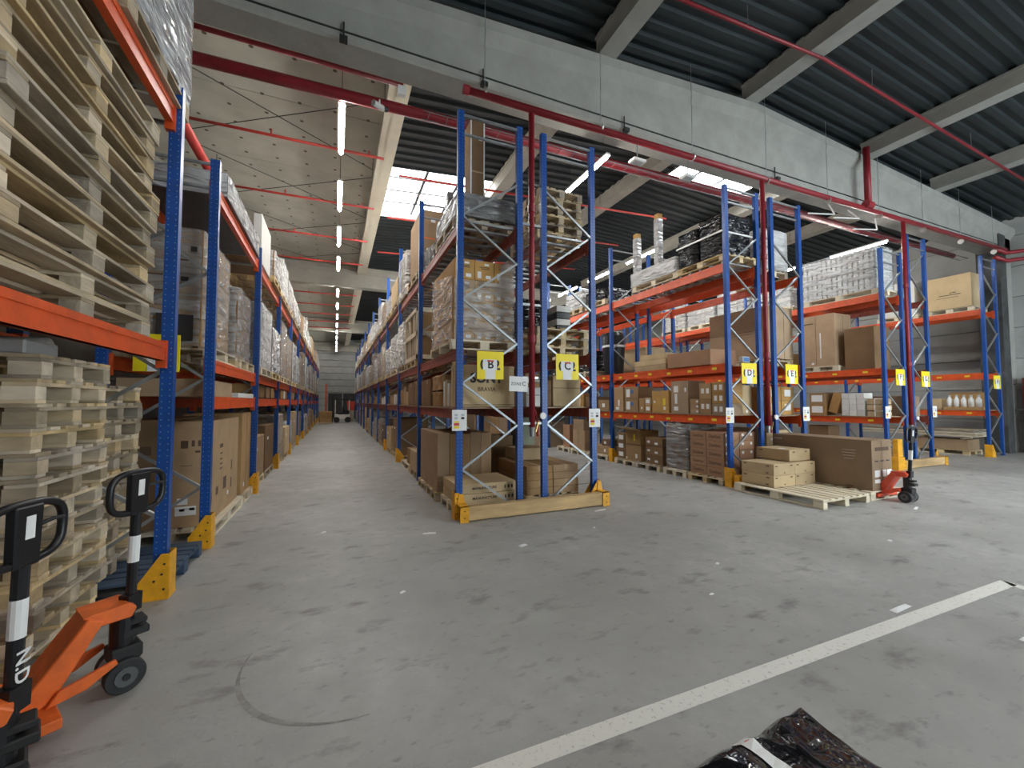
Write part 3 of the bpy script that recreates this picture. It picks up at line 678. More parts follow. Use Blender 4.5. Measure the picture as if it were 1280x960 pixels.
# ================================================================== LOADS: left edge
def stack(cx, cy, z, n, where, L, W, rz, mats, jit=.03, group=None, drift=0):
    for i in range(n):
        lab = 'empty pallet, %s from the bottom of the %s' % (ORD[i], where)
        pallet(cx + RND.uniform(-jit, jit), cy + RND.uniform(-jit, jit), z + i * .1445, lab, L, W, rz + RND.uniform(-.025, .025), mats[i % len(mats)] if RND.random() > .25 else RND.choice(mats), group, True, .006)
stack(-1.97, 3.29, 2.10, 12, 'full pile on the near left shelf', 1.74, 1.2, PI / 2, ['wood_grey', 'wood'], .035, 'pallet piles at the left edge')
stack(-2.18, 3.66, 0, 13, 'floor pile beside the orange pallet jack', 1.2, .82, 0, ['wood', 'wood', 'wood_grey'], .035, 'pallet piles at the left edge')
pallet(-1.86, 4.82, 0, 'dark blue painted pallet on the floor between the left racks', 1.2, 1.0, 0, 'wood_blue', None, True)
stack(-2.32, 4.62, .1445, 11, 'floor pile on the dark blue pallet', 1.2, .8, 0, ['wood_grey', 'wood'], .02, 'pallet piles at the left edge')
tag(MB().box(-.012, .012, -.06, .06, 0, 1.72).build('plank', 'wood_grey', None, (-1.66, 4.13, .0), (.03, -.02, 0)), 'thin grey plank standing upright between the two floor pallet piles', 'plank')
tag(MB().box(-.22, .22, -.16, .16, 0, .09).build('metal_tray', 'plastic_grey', None, (-1.9, 3.5, 1.882), bevel=.01), 'pale grey metal tray on the floor pallet pile', 'tray')
t = thing('drum', 'grey drum lying on the floor pallet pile', 'drum', (-2.0, 3.85, 1.882)); MB().tube([(-.18, 0, .08), (.18, 0, .08)], .078, 16).build('body', 'plastic_grey', t, smooth=True); MB().tube([(-.19, 0, .08), (-.17, 0, .08)], .082, 16).build('rim', 'hub_grey', t)
pallet(-1.74, 3.9, 4.125, 'wooden pallet under the silver wrapped load high on the near left rack', 1.2, .95, PI / 2, 'wood_grey', None, True)
pallet(-1.74, 2.6, 4.125, 'wooden pallet on the top of the near left rack, partly out of frame', 1.2, .95, PI / 2, 'wood_grey', None, True)
wrapped(-2.2, -1.27, 3.3, 4.6, 4.27, 5.7, 'shiny silver-grey wrapped load high on the near left rack', 'film_silver', 'kraft_dark', 1, 1, 2, amp=.045)
wrapped(-2.2, -1.29, 1.95, 3.2, 4.27, 5.5, 'second silver wrapped load on the near left rack, at the frame edge', 'film_silver', 'kraft_dark', 1, 1, 2, amp=.04)

# ------------------------------------------------------------------ left rack (A), first bays
pallet(-1.72, 6.72, 0, 'pale pallet under the tall cartons at the foot of the left rack', 1.75, .86, PI / 2, 'wood_pale')
c = carton(-1.74, -1.36, 5.93, 7.50, .145, 1.37, 'large flat upright carton with hazard labels at the foot of the left rack', 'kraft', decals=(
    ('-y', .36, .78, .07, .09, 'ink_brown', 'printed_block'), ('-y', .58, .79, .03, .07, 'ink_brown', 'printed_block'), ('-y', .74, .79, .03, .07, 'ink_brown', 'printed_block'), ('-y', .70, .71, .05, .025, 'ink_brown', 'printed_block'),
    ('-y', .42, .58, .12, .006, 'ink_brown', 'printed_block'), ('-y', .35, .245, .10, .075, 'paper', 'hazard_label'), ('-y', .44, .155, .2, .105, 'paper', 'hazard_label'),
    ('-y', .35, .165, .05, .03, 'ink_red', 'printed_block'), ('-y', .60, .17, .05, .03, 'ink', 'printed_block'),
    ('+x', .36, .72, .16, .05, 'ink_brown', 'printed_block'), ('+x', .36, .64, .12, .018, 'ink_brown', 'printed_block'), ('+x', .36, .58, .12, .018, 'ink_brown', 'printed_block'), ('+x', .36, .53, .12, .018, 'ink_brown', 'printed_block'), ('+x', .36, .48, .12, .018, 'ink_brown', 'printed_block'),
    ('+x', .25, .27, .1, .1, 'ink_brown', 'printed_block'), ('+x', .5, .3, .16, .16, 'ink_brown', 'printed_block'), ('+x', .08, .23, .05, .14, 'ink_brown', 'printed_block'),
    ('+x', .74, .45, .05, .14, 'ink_brown', 'printed_block'), ('+x', .74, .25, .05, .14, 'ink_brown', 'printed_block'), ('+x', .1, .06, .06, .05, 'paper', 'paper_label'), ('+x', .62, .16, .06, .05, 'paper', 'paper_label')))
carton(-2.14, -1.79, 5.95, 7.50, .145, 1.39, 'large flat upright carton behind the hazard-labelled carton', 'kraft_dark', decals=(('-y', .5, .72, .1, .1, 'ink_brown', 'printed_block'),))
pallet(-1.72, 8.02, 0, 'pallet under the plain tall carton in the left rack', .8, .86, PI / 2, 'wood')
carton(-2.1, -1.34, 7.66, 8.38, .145, 1.42, 'plain tall carton at the foot of the second left upright', 'kraft', seam='+x', decals=(('+x', .3, .1, .06, .06, 'paper', 'paper_label'),))
carton(-2.15, -1.36, 5.68, 7.0, 1.66, 1.86, 'flat brown carton on the lower shelf of the left rack, nearest the end', 'kraft', tape='y')
carton(-2.0, -1.30, 7.1, 8.3, 1.66, 1.73, 'flat white panel on the lower shelf of the left rack', 'white_card', cat='panel', name='flat_panel')
pallet(-1.76, 6.38, 2.09, 'pallet under the large wrapped carton load of the left rack', 1.3, .9, PI / 2, 'wood')
w = wrapped(-2.16, -1.42, 5.74, 7.05, 2.235, 3.62, 'large carton load in shiny clear film on the left rack, nearest the end', 'film_clear', 'kraft', 1, 2, 3, amp=.05)
for u, v, ww, hh, m in ((.25, .9, .09, .11, 'paper'), (.85, .82, .06, .06, 'ink'), (.7, .72, .14, .02, 'ink_brown'), (.3, .58, .3, .015, 'ink_brown'), (.75, .56, .07, .05, 'ink'), (.65, .15, .34, .3, 'ink'), (.4, .45, .2, .02, 'ink_brown')):
    decal(w, '-y', (.78, 1.36, 1.36), u, v, ww, hh, m, 'print_patch')
pallet(-1.76, 7.78, 2.09, 'pallet under the second wrapped load of the left rack', 1.2, .9, PI / 2, 'wood')
wrapped(-2.16, -1.36, 7.28, 8.3, 2.235, 3.35, 'second wrapped carton load of the left rack, beside the shiny large one', 'film_clear', 'kraft_dark', 1, 1, 2, amp=.05)
wrapped(-2.25, -1.25, 5.95, 8.3, 4.125, 4.44, 'low flat stack of pale wrapped sheets on top of the left rack', 'film_white', 'sheet_dark', 1, 1, 3, amp=.012, inner_name='sheet')
o = carton(-1.40, -1.27, 8.5, 9.6, 4.125, 5.0, 'upright white panel on top of the left rack', 'white_card', cat='panel', name='white_panel')
carton(-2.0, -1.45, 8.55, 9.5, 4.125, 4.9, 'dark box behind the upright white panel on top of the left rack', 'kraft_dark')

def auto_bay(row, xf, sg, k, y0, y1, lv, top_h, rowname, skip_top=()):
    """fill one distant bay; loads start at the aisle face xf and go inwards by sg"""
    def X(a, b): return (xf + sg * a, xf + sg * b) if sg > 0 else (xf + sg * b, xf + sg * a)
    where = '%s, %s bay' % (rowname, ORD[k]); rr = RND.random; n = 0
    L = y1 - y0 - .12; y = y0 + .06
    # floor
    for j in range(2):
        a = y + L * j / 2 + .06; b = a + L / 2 - .16; h = .55 + .6 * rr(); x0, x1 = X(-.04 + .1 * rr(), .82)
        pallet((x0 + x1) / 2, (a + b) / 2, 0, 'floor pallet, %s, %s one' % (where, ('nearer', 'farther')[j]), round(b - a, 1), .8, PI / 2, 'wood', None, False)
        lab = 'on the floor, %s, %s one' % (where, ('nearer', 'farther')[j])
        if rr() < .45: wrapped(x0, x1, a, b, .145, .145 + h, 'wrapped load ' + lab, RND.choice(['film_white', 'film_clear']), 'kraft', 1, 1, 3, amp=.03)
        else: carton(x0, x1, a, b, .145, .145 + h, 'big brown carton ' + lab, RND.choice(['kraft', 'kraft_pale', 'kraft_dark']), decals=((('+x' if sg < 0 else '-x'), .3, .7, .2, .06, 'paper'),))
    # low shelf
    a = y; j = 0; gap = lv[1] - lv[0] - .16
    while a < y + L - .35:
        wv = .3 + .35 * rr(); h = min(gap - .03, .1 + .5 * rr()); x0, x1 = X(.03 + .1 * rr(), .6 + .2 * rr()); j += 1
        carton(x0, x1, a, min(a + wv, y + L), lv[0] + .021, lv[0] + .021 + h, '%s on the low shelf, %s, %s from the front' % (('small white carton' if rr() < .2 else 'small brown carton'), where, ORD[j - 1]), 'white_card' if rr() < .15 else 'kraft')
        a += wv + .02 + .12 * rr()
    # mid level
    for j in range(2):
        a = y + L * j / 2 + .03; b = a + L / 2 - .08; x0, x1 = X(-.05, .86); h = .9 + .55 * rr() if lv[2] - lv[1] > 1.9 else .8 + .5 * rr(); h = min(h, lv[2] - lv[1] - .45)
        pallet((x0 + x1) / 2, (a + b) / 2, lv[1], 'pallet on the middle shelf, %s, %s one' % (where, ('nearer', 'farther')[j]), round(b - a, 1), .9, PI / 2, 'wood', None, False)
        lab = 'on the middle shelf, %s, %s one' % (where, ('nearer', 'farther')[j])
        wrapped(x0, x1, a, b, lv[1] + .145, lv[1] + .145 + h, 'wrapped load ' + lab, RND.choice(['film_white', 'film_clear', 'film_clear']), RND.choice(['kraft', 'white_card', 'kraft_dark']), 1, 1, 3, amp=.035)
    for j in range(2):
        if j in skip_top: continue
        a = y + L * j / 2 + .03; b = a + L / 2 - .08; x0, x1 = X(-.05, .86); h = .5 + (top_h - .5) * rr(); z0 = lv[2] + .03
        pallet((x0 + x1) / 2, (a + b) / 2, z0, 'pallet on the top level, %s, %s one' % (where, ('nearer', 'farther')[j]), round(b - a, 1), .9, PI / 2, 'wood', None, False)
        lab = 'on the top level, %s, %s one' % (where, ('nearer', 'farther')[j])
        if rr() < .3: carton(x0, x1, a, b, z0 + .145, z0 + .145 + h, 'tall carton ' + lab, RND.choice(['kraft_pale', 'kraft']))
        else: wrapped(x0, x1, a, b, z0 + .145, z0 + .145 + h, 'wrapped load ' + lab, RND.choice(['film_white', 'film_white', 'film_clear']), RND.choice(['kraft', 'white_card']), 1, 1, 3, amp=.035)
for k in range(1, 11):
    auto_bay('A', AX + .02, -1, k, YA[k], YA[k + 1], LA, 1.2, 'long left rack', (0,) if k == 1 else ())
# ------------------------------------------------------------------ rack B, first bays
pallet(2.06, 6.08, 0, 'pallet under the flat cartons at the end of rack B', 1.0, .86, 0, 'wood_pale')
TT = '▲ ⌂ ☂'
for i in range(2):
    carton(1.60, 2.52, 5.68 + .02 * i, 6.5, .145 + i * .138, .145 + (i + 1) * .138 - .003, '%s of two flat cartons with black print at the foot of rack B' % ('lower', 'upper')[i], 'kraft_pale', decals=(('-y', .86, .5, .03, .05, 'ink', 'printed_symbol'), ('-y', .92, .5, .03, .05, 'ink', 'printed_symbol'), ('-y', .8, .5, .02, .05, 'ink', 'printed_symbol')), texts=(('-y', .45, .5, .052, 'MANUFACTURE', 'ink', .001),))
for i, (a, b) in enumerate(((6.62, 7.35), (7.42, 8.1))): pallet(2.0, (a + b) / 2, 0, 'pallet under the tall strapped cartons of rack B, %s one' % ('nearer', 'farther')[i], 1.0, .74 if i == 0 else .68, 0, 'wood')
for i, (a, b) in enumerate(((1.53, 1.73), (1.735, 2.08), (2.085, 2.27), (2.275, 2.46))):
    carton(a, b, 6.62, 8.02, .145, 1.09 - .02 * (i % 2), 'tall upright carton at the foot of rack B, %s from the aisle' % ORD[i], 'kraft', decals=(('-y', .5, .2, b - a - .01, .008, 'kraft_pale', 'strap'),) + ((('-x', .12, .4, .03, .3, 'kraft_pale', 'tape'),) if i == 0 else ()))
sony = carton(1.58, 2.50, 5.74, 5.98, 1.525, 2.14, 'wide brown television carton with printed lettering on the low shelf of rack B', 'kraft_pale', texts=(('-y', .52, .68, .19, 'SONY', 'ink', .008), ('-y', .52, .42, .085, 'BRAVIA', 'ink_brown', .001)), decals=(('-y', .5, .05, .9, .01, 'ink_brown', 'crease'), ('-y', .08, .28, .03, .12, 'ink', 'printed_block'), ('-x', .5, .5, .006, .5, 'flap_gap', 'flap_seam')))
for i in range(4):
    yy = 6.04 + i * .13; hh = (.28, .36, .42, .40)[i]
    carton(1.60, 2.0, yy, yy + .1, 1.525, 1.525 + hh, 'narrow white-edged carton beside the television carton on rack B, %s of four' % ORD[i], 'white_card' if i % 2 else 'kraft_pale')
for i in range(2):
    o = thing('wrapped_bundle', '%s of two bulging paper bundles on the low shelf of rack B' % ('lower', 'upper')[i], 'bundle', (1.82, 6.98, 1.525 + i * .27)); 
    ob('paper', film_mesh(.42, .7, .24, 'kraft', 3 + i, .05), o); MB().box(-.225, .225, -.02, .02, .0, .262).build('band', 'tape', o)
carton(1.60, 2.2, 7.5, 8.1, 1.525, 2.02, 'squarish brown carton on the low shelf of rack B, nearer of two beside the bundles', 'kraft_dark', tape='x')
carton(1.60, 2.2, 8.13, 8.36, 1.525, 2.02, 'narrow brown carton next to the first upright on the low shelf of rack B', 'kraft_dark')
# wrapped block of golden cartons, mid shelf
pallet(2.03, 6.46, 2.36, 'pallet under the golden cartons at the end of rack B', 1.02, 1.42, 0, 'wood_pale')
nx = 3
for i in range(nx):
    for j in range(3):
        for k in range(4):
            x0 = 1.575 + i * .31; y0 = 5.80 + j * .45; z0 = 2.505 + k * .305
            if i == 1 and j == 1 and 0 < k < 3: continue
            dd = (('-y', .24, .28, .06, .10, 'paper'), ('-y', .7, .2, .08, .05, 'paper'), ('-y', .62, .82, .07, .03, 'paper'), ('-y', .55, .6, .14, .012, 'ink_brown', 'printed_block'), ('-y', .5, .68, .16, .012, 'ink_brown', 'printed_block')) if j == 0 else ()
            carton(x0, x0 + .305, y0, y0 + .445, z0, z0 + .30, 'golden carton of rack B block, tier %s, %s from the aisle, %s deep' % (ORD[k], ORD[i], ORD[j]), 'kraft_gold', 'golden cartons in the wrapped block', decals=dd)
o = thing('stretch_film', 'clear shiny stretch film around the golden cartons on rack B', 'stretch film', (2.04, 6.47, 2.5))
fb = MB(); n = 26; m = 14
def sheet(ptfn):
    vs = []; fs = []
    for j in range(m + 1):
        for i in range(n + 1): vs.append(ptfn(i / n, j / m))
    for j in range(m):
        for i in range(n): a = j * (n + 1) + i; fs.append((a, a + 1, a + n + 2, a + n + 1))
    fb.add(vs, fs)
def wob(a, b, s): return .012 + .03 * (noise.noise((a * 9 + s, b * 14, s)) + .5)
sheet(lambda u, v: (-.475 - wob(u, v, 1), -.68 + 1.36 * u, v * (.95 + .25 * u)))
sheet(lambda u, v: (-.475 + .95 * u, -.68 - wob(u, v, 5), v * (.90 + (.34 if u > .75 else 0))))
ob('film', fb.mesh('film', 'film_clear', smooth=True), o)
# top level: dark wrapped panels with a tall board behind
pallet(2.06, 6.5, 4.23, 'pallet under the grey wrapped panels on top of rack B', 1.3, .95, PI / 2, 'wood_grey')
wrapped(1.60, 2.58, 5.78, 7.25, 4.375, 4.74, 'low grey wrapped stack of panels on top of rack B', 'film_grey', 'sheet_dark', 1, 1, 4, amp=.02, inner_name='panel')
carton(1.87, 2.11, 6.0, 6.3, 4.755, 6.02, 'tall narrow brown board standing on the grey panels of rack B', 'kraft_dark', cat='board', name='upright_board', decals=(('-y', .05, .5, .02, 1.24, 'paper', 'edge_strip'), ('-y', .95, .5, .02, 1.24, 'paper', 'edge_strip'), ('-y', .7, .78, .06, .06, 'paper'), ('-y', .5, .35, .2, .02, 'tape', 'tape')))
wrapped(1.74, 1.86, 6.9, 7.1, 4.76, 5.3, 'short dark wrapped roll behind the tall board on rack B', 'film_grey', 'sheet_dark', 1, 1, 1, amp=.01)
for i in range(3): 
    yy = 7.42 + i * .34; wrapped(1.62, 2.3, yy, yy + .28, 4.23, 4.55 + .06 * i, 'dark wrapped bundle on top of rack B, %s behind the grey panels' % ORD[i], 'film_grey', 'sheet_dark', 1, 1, 1, amp=.05)
# bay 2 of B
pallet(2.0, 9.4, 2.36, 'pallet under the slatted crate of rack B', 1.2, .9, PI / 2, 'wood')
t = thing('slatted_crate', 'open wooden crate with slanting slats on the middle shelf of rack B', 'crate', (2.0, 9.4, 2.505))
ob('contents', boxmesh(.78, 1.35, .98, 'kraft', .01, 'contents'), t, (0, 0, .02))
for z in (.0, .5, 1.0): MB().box(-.46, -.43, -.75, .75, z, z + .09).build('rail', 'wood_pale', t)
for i in range(6): y = -.7 + i * .28; MB().bar((-.425, y, .02), (-.425, y + (.09 if i % 2 else -.05), 1.08), .02, .07, (0, 1, 0)).build('slat', 'wood_pale', t)
for z in (.0, .5, 1.0): MB().box(-.46, .4, -.75, -.72, z, z + .09).build('end_rail', 'wood_pale', t)
for y in (-.75, .72): MB().box(-.46, -.4, y, y + .05, 0, 1.09).build('corner_post', 'wood_pale', t)
pallet(2.0, 10.75, 2.36, 'pallet under the tall white wrapped load beside the slatted crate', 1.1, .9, PI / 2, 'wood')
wrapped(1.52, 2.45, 10.28, 11.34, 2.505, 3.6, 'tall white wrapped load beside the slatted crate on rack B', 'film_white', 'kraft', 1, 2, 5, amp=.03)
for i, (a, b, h) in enumerate(((8.6, 9.2, .52), (9.25, 9.95, .5), (10.0, 10.3, .32), (10.35, 10.7, .45), (10.75, 11.25, .38))):
    carton(1.6, 2.25, a, b, 1.525, 1.525 + h, 'brown carton on the low shelf, second bay of rack B, %s from front' % ORD[i], 'kraft_dark' if i < 2 else 'kraft', tape='x')
pallet(2.0, 10.2, 0, 'low pallet with a short carton on the floor of rack B', 1.2, .86, PI / 2, 'wood_pale')
carton(1.62, 2.3, 9.7, 10.2, .145, .5, 'short carton on the low pallet under rack B', 'kraft')
pallet(2.0, 8.95, 0, 'pallet on the floor of rack B behind the tall cartons', 1.0, .86, PI / 2, 'wood')
carton(1.55, 2.35, 8.6, 9.35, .145, .56, 'pale stacked carton on the floor of rack B behind the tall cartons', 'kraft_pale', tape='x')
pallet(2.0, 9.4, 4.23, 'pallet under the tall carton with orange tape on top of rack B', 1.3, .9, PI / 2, 'wood')
c = carton(1.62, 2.4, 8.75, 10.0, 4.375, 5.75, 'tall carton with orange tape on top of rack B', 'kraft', decals=(('-y', .5, .55, .78, .03, 'jack_orange', 'orange_tape'), ('-y', .35, .85, .1, .1, 'paper'), ('-y', .3, .15, .1, .1, 'paper')))
carton(1.95, 2.3, 8.55, 8.72, 4.235, 5.0, 'slim carton leaning before the tall taped carton on rack B', 'kraft_dark')
wrapped(1.54, 2.42, 10.15, 11.35, 4.235, 5.35, 'bulky white wrapped load with blue strip on top of rack B', 'film_white', 'kraft', 1, 1, 2, amp=.06)
tag(MB().box(0, .012, -.05, .05, 0, .75).build('blue_post', 'blue_film', None, (1.47, 10.75, 4.4)), 'blue strip standing against the bulky white load on rack B', 'strip')
for k in range(2, 11):
    auto_bay('B', BX - .02, 1, k, YA[k], YA[k + 1], LB, 1.0, 'rack B')

# ------------------------------------------------------------------ rack C
pallet(3.2, 6.4, 0, 'pallet under the taped cartons at the end of rack C', 1.2, .95, PI / 2, 'wood')
for i in range(2):
    for j in range(2):
        carton(2.74 + j * .47, 3.20 + j * .47, 5.80 + .01 * i, 7.0, .145 + i * .225, .145 + (i + 1) * .225 - .003, 'taped carton at the foot of rack C, %s tier, %s one' % (('lower', 'upper')[i], ('left', 'right')[j]), 'kraft', tape='y', decals=(('-y', .5, .5, .9, .006, 'ink_brown', 'crease'),))
carton(2.85, 3.42, 6.45, 6.95, .598, .80, 'shallow carton lying on the taped cartons of rack C', 'kraft_pale', tape='x')
carton(3.3, 3.6, 7.25, 7.75, 0, 1.3, 'tall greenish carton with script lettering in rack C', 'canvas_green', texts=(('-y', .5, .55, .12, 'Re', 'ink', .002),))
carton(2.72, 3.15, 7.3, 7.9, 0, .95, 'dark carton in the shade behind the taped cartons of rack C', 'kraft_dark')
for i, (a, b, y0, h, m) in enumerate(((2.74, 3.02, 5.82, .3, 'white_card'), (3.05, 3.20, 5.84, .42, 'kraft_dark'), (3.24, 3.76, 5.86, .5, 'kraft_pale'))):
    carton(a, b, y0, y0 + .5, 1.525, 1.525 + h, ('white-striped carton', 'dark narrow carton', 'pale brown carton')[i] + ' on the low shelf of rack C', m, decals=(('-y', .5, .6, b - a - .02, .01, 'ink_brown', 'crease'),))
for i in range(3):
    carton(2.74, 3.0, 5.86, 6.3, 1.83 + i * .075, 1.90 + i * .075, 'thin flat box on the white-striped carton of rack C, %s up' % ORD[i], 'white_card' if i % 2 else 'kraft')
for i in range(3): pallet(3.36, 6.35, 2.36 + i * .1445, 'empty pallet on the middle shelf of rack C, %s from the bottom' % ORD[i], 1.2, .98, PI / 2 + .02 * i, 'wood', 'empty pallets on rack C', True, .004)
wrapped(2.85, 3.3, 6.2, 6.8, 2.80, 3.35, 'black and white wrapped machine on the pallets of rack C', 'film_black', 'black_matte', 1, 1, 1, amp=.05)
for i in range(4): carton(3.45, 3.72, 6.1, 6.5, 2.80 + i * .115, 2.905 + i * .115, 'flat black tray on the pallets of rack C, %s up' % ORD[i], 'black_plastic' if i % 2 == 0 else 'white_card', cat='tray', name='tray')
for i in range(6): pallet(3.36 + .015 * (i % 2), 6.4, 4.235 + i * .1445, 'empty pallet high on top of rack C, %s from the bottom' % ORD[i], 1.2, .8, PI / 2 + .03 * (i % 3 - 1), 'wood_grey' if i % 2 else 'wood', 'empty pallets high on rack C', True, .006)
for i, y in enumerate((8.7, 9.9)):
    pallet(3.36, y + .5, 2.36, 'pallet on the middle shelf in the second bay of rack C, %s' % ('nearer', 'farther')[i], 1.1, .9, PI / 2, 'wood', None, False)
    wrapped(2.95, 3.8, y, y + 1.0, 2.505, 3.5, 'dark wrapped load in the second bay of rack C, %s' % ('nearer', 'farther')[i], 'film_grey', 'kraft_dark', 1, 1, 2, amp=.03)

# ------------------------------------------------------------------ rack D
pallet(7.28, 6.08, 0, 'pallet under the printed reddish cartons of rack D', 1.0, .84, 0, 'wood')
for i in range(2):
    for j in range(2):
        for k in range(5):
            y0 = 5.67 + j * .41; z0 = .145 + k * .172; x0 = 6.84 + i * .44
            carton(x0, x0 + .43, y0, y0 + .402, z0, z0 + .169, 'reddish printed carton in rack D, tier %s, %s column, %s' % (ORD[k], ('near', 'far')[j], ('aisle side', 'inner side')[i]), 'kraft_red', 'reddish printed cartons of rack D',
                   texts=(('-x', .5, .5, .085, 'Danfoss', 'ink_brown', .001),) if i == 0 else (), decals=(('-y', .2, .7, .06, .05, 'paper'),) + ((('-y', .75, .7, .05, .05, 'paper'),) if i else ()) if j == 0 else ())
pallet(7.25, 6.87, 0, 'pallet under the grey wrapped stack in rack D', .95, .66, 0, 'wood_pale')
wrapped(6.84, 7.7, 6.53, 7.2, .145, 1.14, 'grey wrapped stack on the floor of rack D', 'film_grey', 'kraft_dark', 1, 1, 5, amp=.04)
pallet(7.25, 7.72, 0, 'pallet under the labelled brown cartons in rack D', .95, .84, 0, 'wood_grey')
for j in range(1):
    for k in range(3):
        carton(6.86, 7.5, 7.30, 7.86, .145 + k * .205, .145 + (k + 1) * .205 - .003, 'labelled brown carton on the floor of rack D, %s tier' % ORD[k], 'kraft_dark', decals=(('-x', .2, .5, .09, .05, 'paper'), ('-x', .65, .35, .1, .05, 'paper')))
pallet(7.25, 8.55, 0, 'pallet under the open carton in rack D', .95, .8, 0, 'wood')
carton(6.84, 7.4, 8.0, 8.58, .145, .53, 'big carton under the open one on the floor of rack D', 'kraft', decals=(('-x', .72, .3, .07, .1, 'paper'), ('-x', .1, .12, .05, .05, 'paper')))
t = thing('open_carton', 'open carton with raised pale flap on the floor of rack D', 'carton', (7.12, 8.29, .533)); b = MB()
for (x0, x1, y0, y1) in ((-.28, -.272, -.29, .29), (.272, .28, -.29, .29), (-.28, .28, -.29, -.282), (-.28, .28, .282, .29)): b.box(x0, x1, y0, y1, 0, .36)
b.box(-.28, .28, -.29, .29, 0, .008); b.build('walls', 'kraft', t); MB().add([(-.28, -.29, .36), (-.28, .29, .36), (-.5, .32, .44), (-.5, -.26, .44), (-.278, -.29, .366), (-.278, .29, .366), (-.5, .32, .446), (-.5, -.26, .446)], [(0, 1, 2, 3), (4, 7, 6, 5), (0, 4, 5, 1), (1, 5, 6, 2), (2, 6, 7, 3), (3, 7, 4, 0)]).build('flap', 'kraft_pale', t)
decal(t, '-x', (.562, .58, .36), .6, .5, .06, .16, 'sticker_yellow')
for k in range(3): carton(6.86, 7.2, 8.62, 8.93, .145 + k * .215, .145 + (k + 1) * .215 - .003, 'small white-labelled carton left of the open carton, %s tier' % ORD[k], 'kraft_dark', decals=(('-x', .5, .5, .18, .11, 'paper'),))
pallet(7.25, 9.75, 0, 'pallet under the long flat carton in rack D, behind the second upright', .95, 1.0, 0, 'wood_pale')
carton(6.86, 7.6, 9.3, 10.2, .145, .37, 'long flat carton behind the second upright of rack D', 'kraft', decals=(('-x', .8, .5, .08, .08, 'paper'),)); carton(6.95, 7.4, 9.35, 9.75, .373, .55, 'small carton on the long flat carton of rack D', 'kraft_dark', decals=(('-x', .4, .5, .1, .07, 'paper'),))
pallet(7.25, 10.78, 0, 'pallet under the two slim tall cartons of rack D', .9, .8, 0, 'wood_pale'); pallet(7.25, 11.65, 0, 'pale pallet under the single slim carton of rack D', .9, .8, 0, 'wood_pale')
for i in range(2): carton(6.84 + .0, 7.3, 10.45 + i * .33, 10.77 + i * .33, .145, .74, 'slim upright carton in the second bay of rack D, %s one' % ('nearer', 'farther')[i], 'kraft')
carton(6.84, 7.3, 10.5, 11.08, .743, 1.06, 'carton lying across the two slim upright cartons of rack D', 'kraft'); carton(6.9, 7.3, 11.4, 11.8, .145, .86, 'single slim carton with dark side in rack D', 'kraft_red')
# low shelf of D
zl = 1.352
def shelf_box(y0, y1, h, label, mat='kraft', dec=(), d=.5, z=zl, x=6.88, tape=None): return carton(x, x + d, y0, y1, z, z + h, label, mat, decals=dec, tape=tape)
shelf_box(8.70, 9.08, .63, 'tall plain carton beside the second upright on the low shelf of rack D', 'kraft', (('-x', .55, .35, .06, .16, 'paper'), ('-x', .4, .12, .14, .07, 'paper')))
for k in range(2): shelf_box(8.12, 8.62, .31, 'carton with blue and white labels on rack D low shelf, %s one' % ('lower', 'upper')[k], 'kraft', (('-x', .25, .5, .14, .2, 'paper'), ('-x', .55, .62, .09, .1, 'sticker_blue')), z=zl + k * .313)
shelf_box(7.90, 8.08, .33, 'narrow small carton on the low shelf of rack D', 'kraft', (('-x', .5, .3, .05, .05, 'paper'),)); 
for k in range(2): shelf_box(7.68, 7.88, .17, 'small white-labelled box on the low shelf of rack D, %s one' % ('lower', 'upper')[k], 'kraft', (('-x', .5, .5, .12, .09, 'paper'),), z=zl + k * .173)
shelf_box(7.10, 7.63, .5, 'golden carton with yellow label on the low shelf of rack D', 'kraft_gold', (('-x', .72, .5, .08, .16, 'sticker_yellow'), ('-x', .75, .2, .07, .07, 'paper'), ('-x', .15, .5, .06, .05, 'paper')), tape='x')
shelf_box(6.55, 7.03, .70, 'tall carton with three white labels on the low shelf of rack D', 'kraft', (('-x', .3, .75, .13, .14, 'paper'), ('-x', .3, .45, .07, .22, 'paper'), ('-x', .3, .14, .12, .09, 'paper'), ('-x', .85, .72, .05, .09, 'paper')))
for k in range(3): shelf_box(6.27, 6.50, .1, 'flat small carton on the low shelf of rack D, %s from the bottom of three' % ORD[k], 'kraft', (('-x', .8, .5, .05, .04, 'paper'),), z=zl + k * .103)
for j in range(2):
    for k in range(3):
        if j == 1 and k == 2: continue
        shelf_box(5.66 + j * .31, 5.95 + j * .31, .21 if j == 0 else .31, 'white-labelled carton near the end of rack D low shelf, %s column, %s tier' % (('front', 'back')[j], ORD[k]), 'kraft', (('-x', .3, .5, .07, .1, 'paper'), ('-x', .72, .5, .07, .1, 'paper')), z=zl + k * (.213 if j == 0 else .313))
carton(7.42, 7.72, 5.72, 6.2, zl, zl + .58, 'plain beige carton inside the end of rack D low shelf', 'kraft_pale', decals=(('-y', .5, .1, .05, .05, 'paper'),))
for i in range(5):
    yy = 9.3 + i * .62; shelf_box(yy, yy + .5, .3 + .1 * (i % 3), 'brown carton on the low shelf of rack D second bay, %s from the post' % ORD[i], 'kraft_dark' if i % 2 else 'kraft', (('-x', .5, .5, .12, .1, 'paper'),))
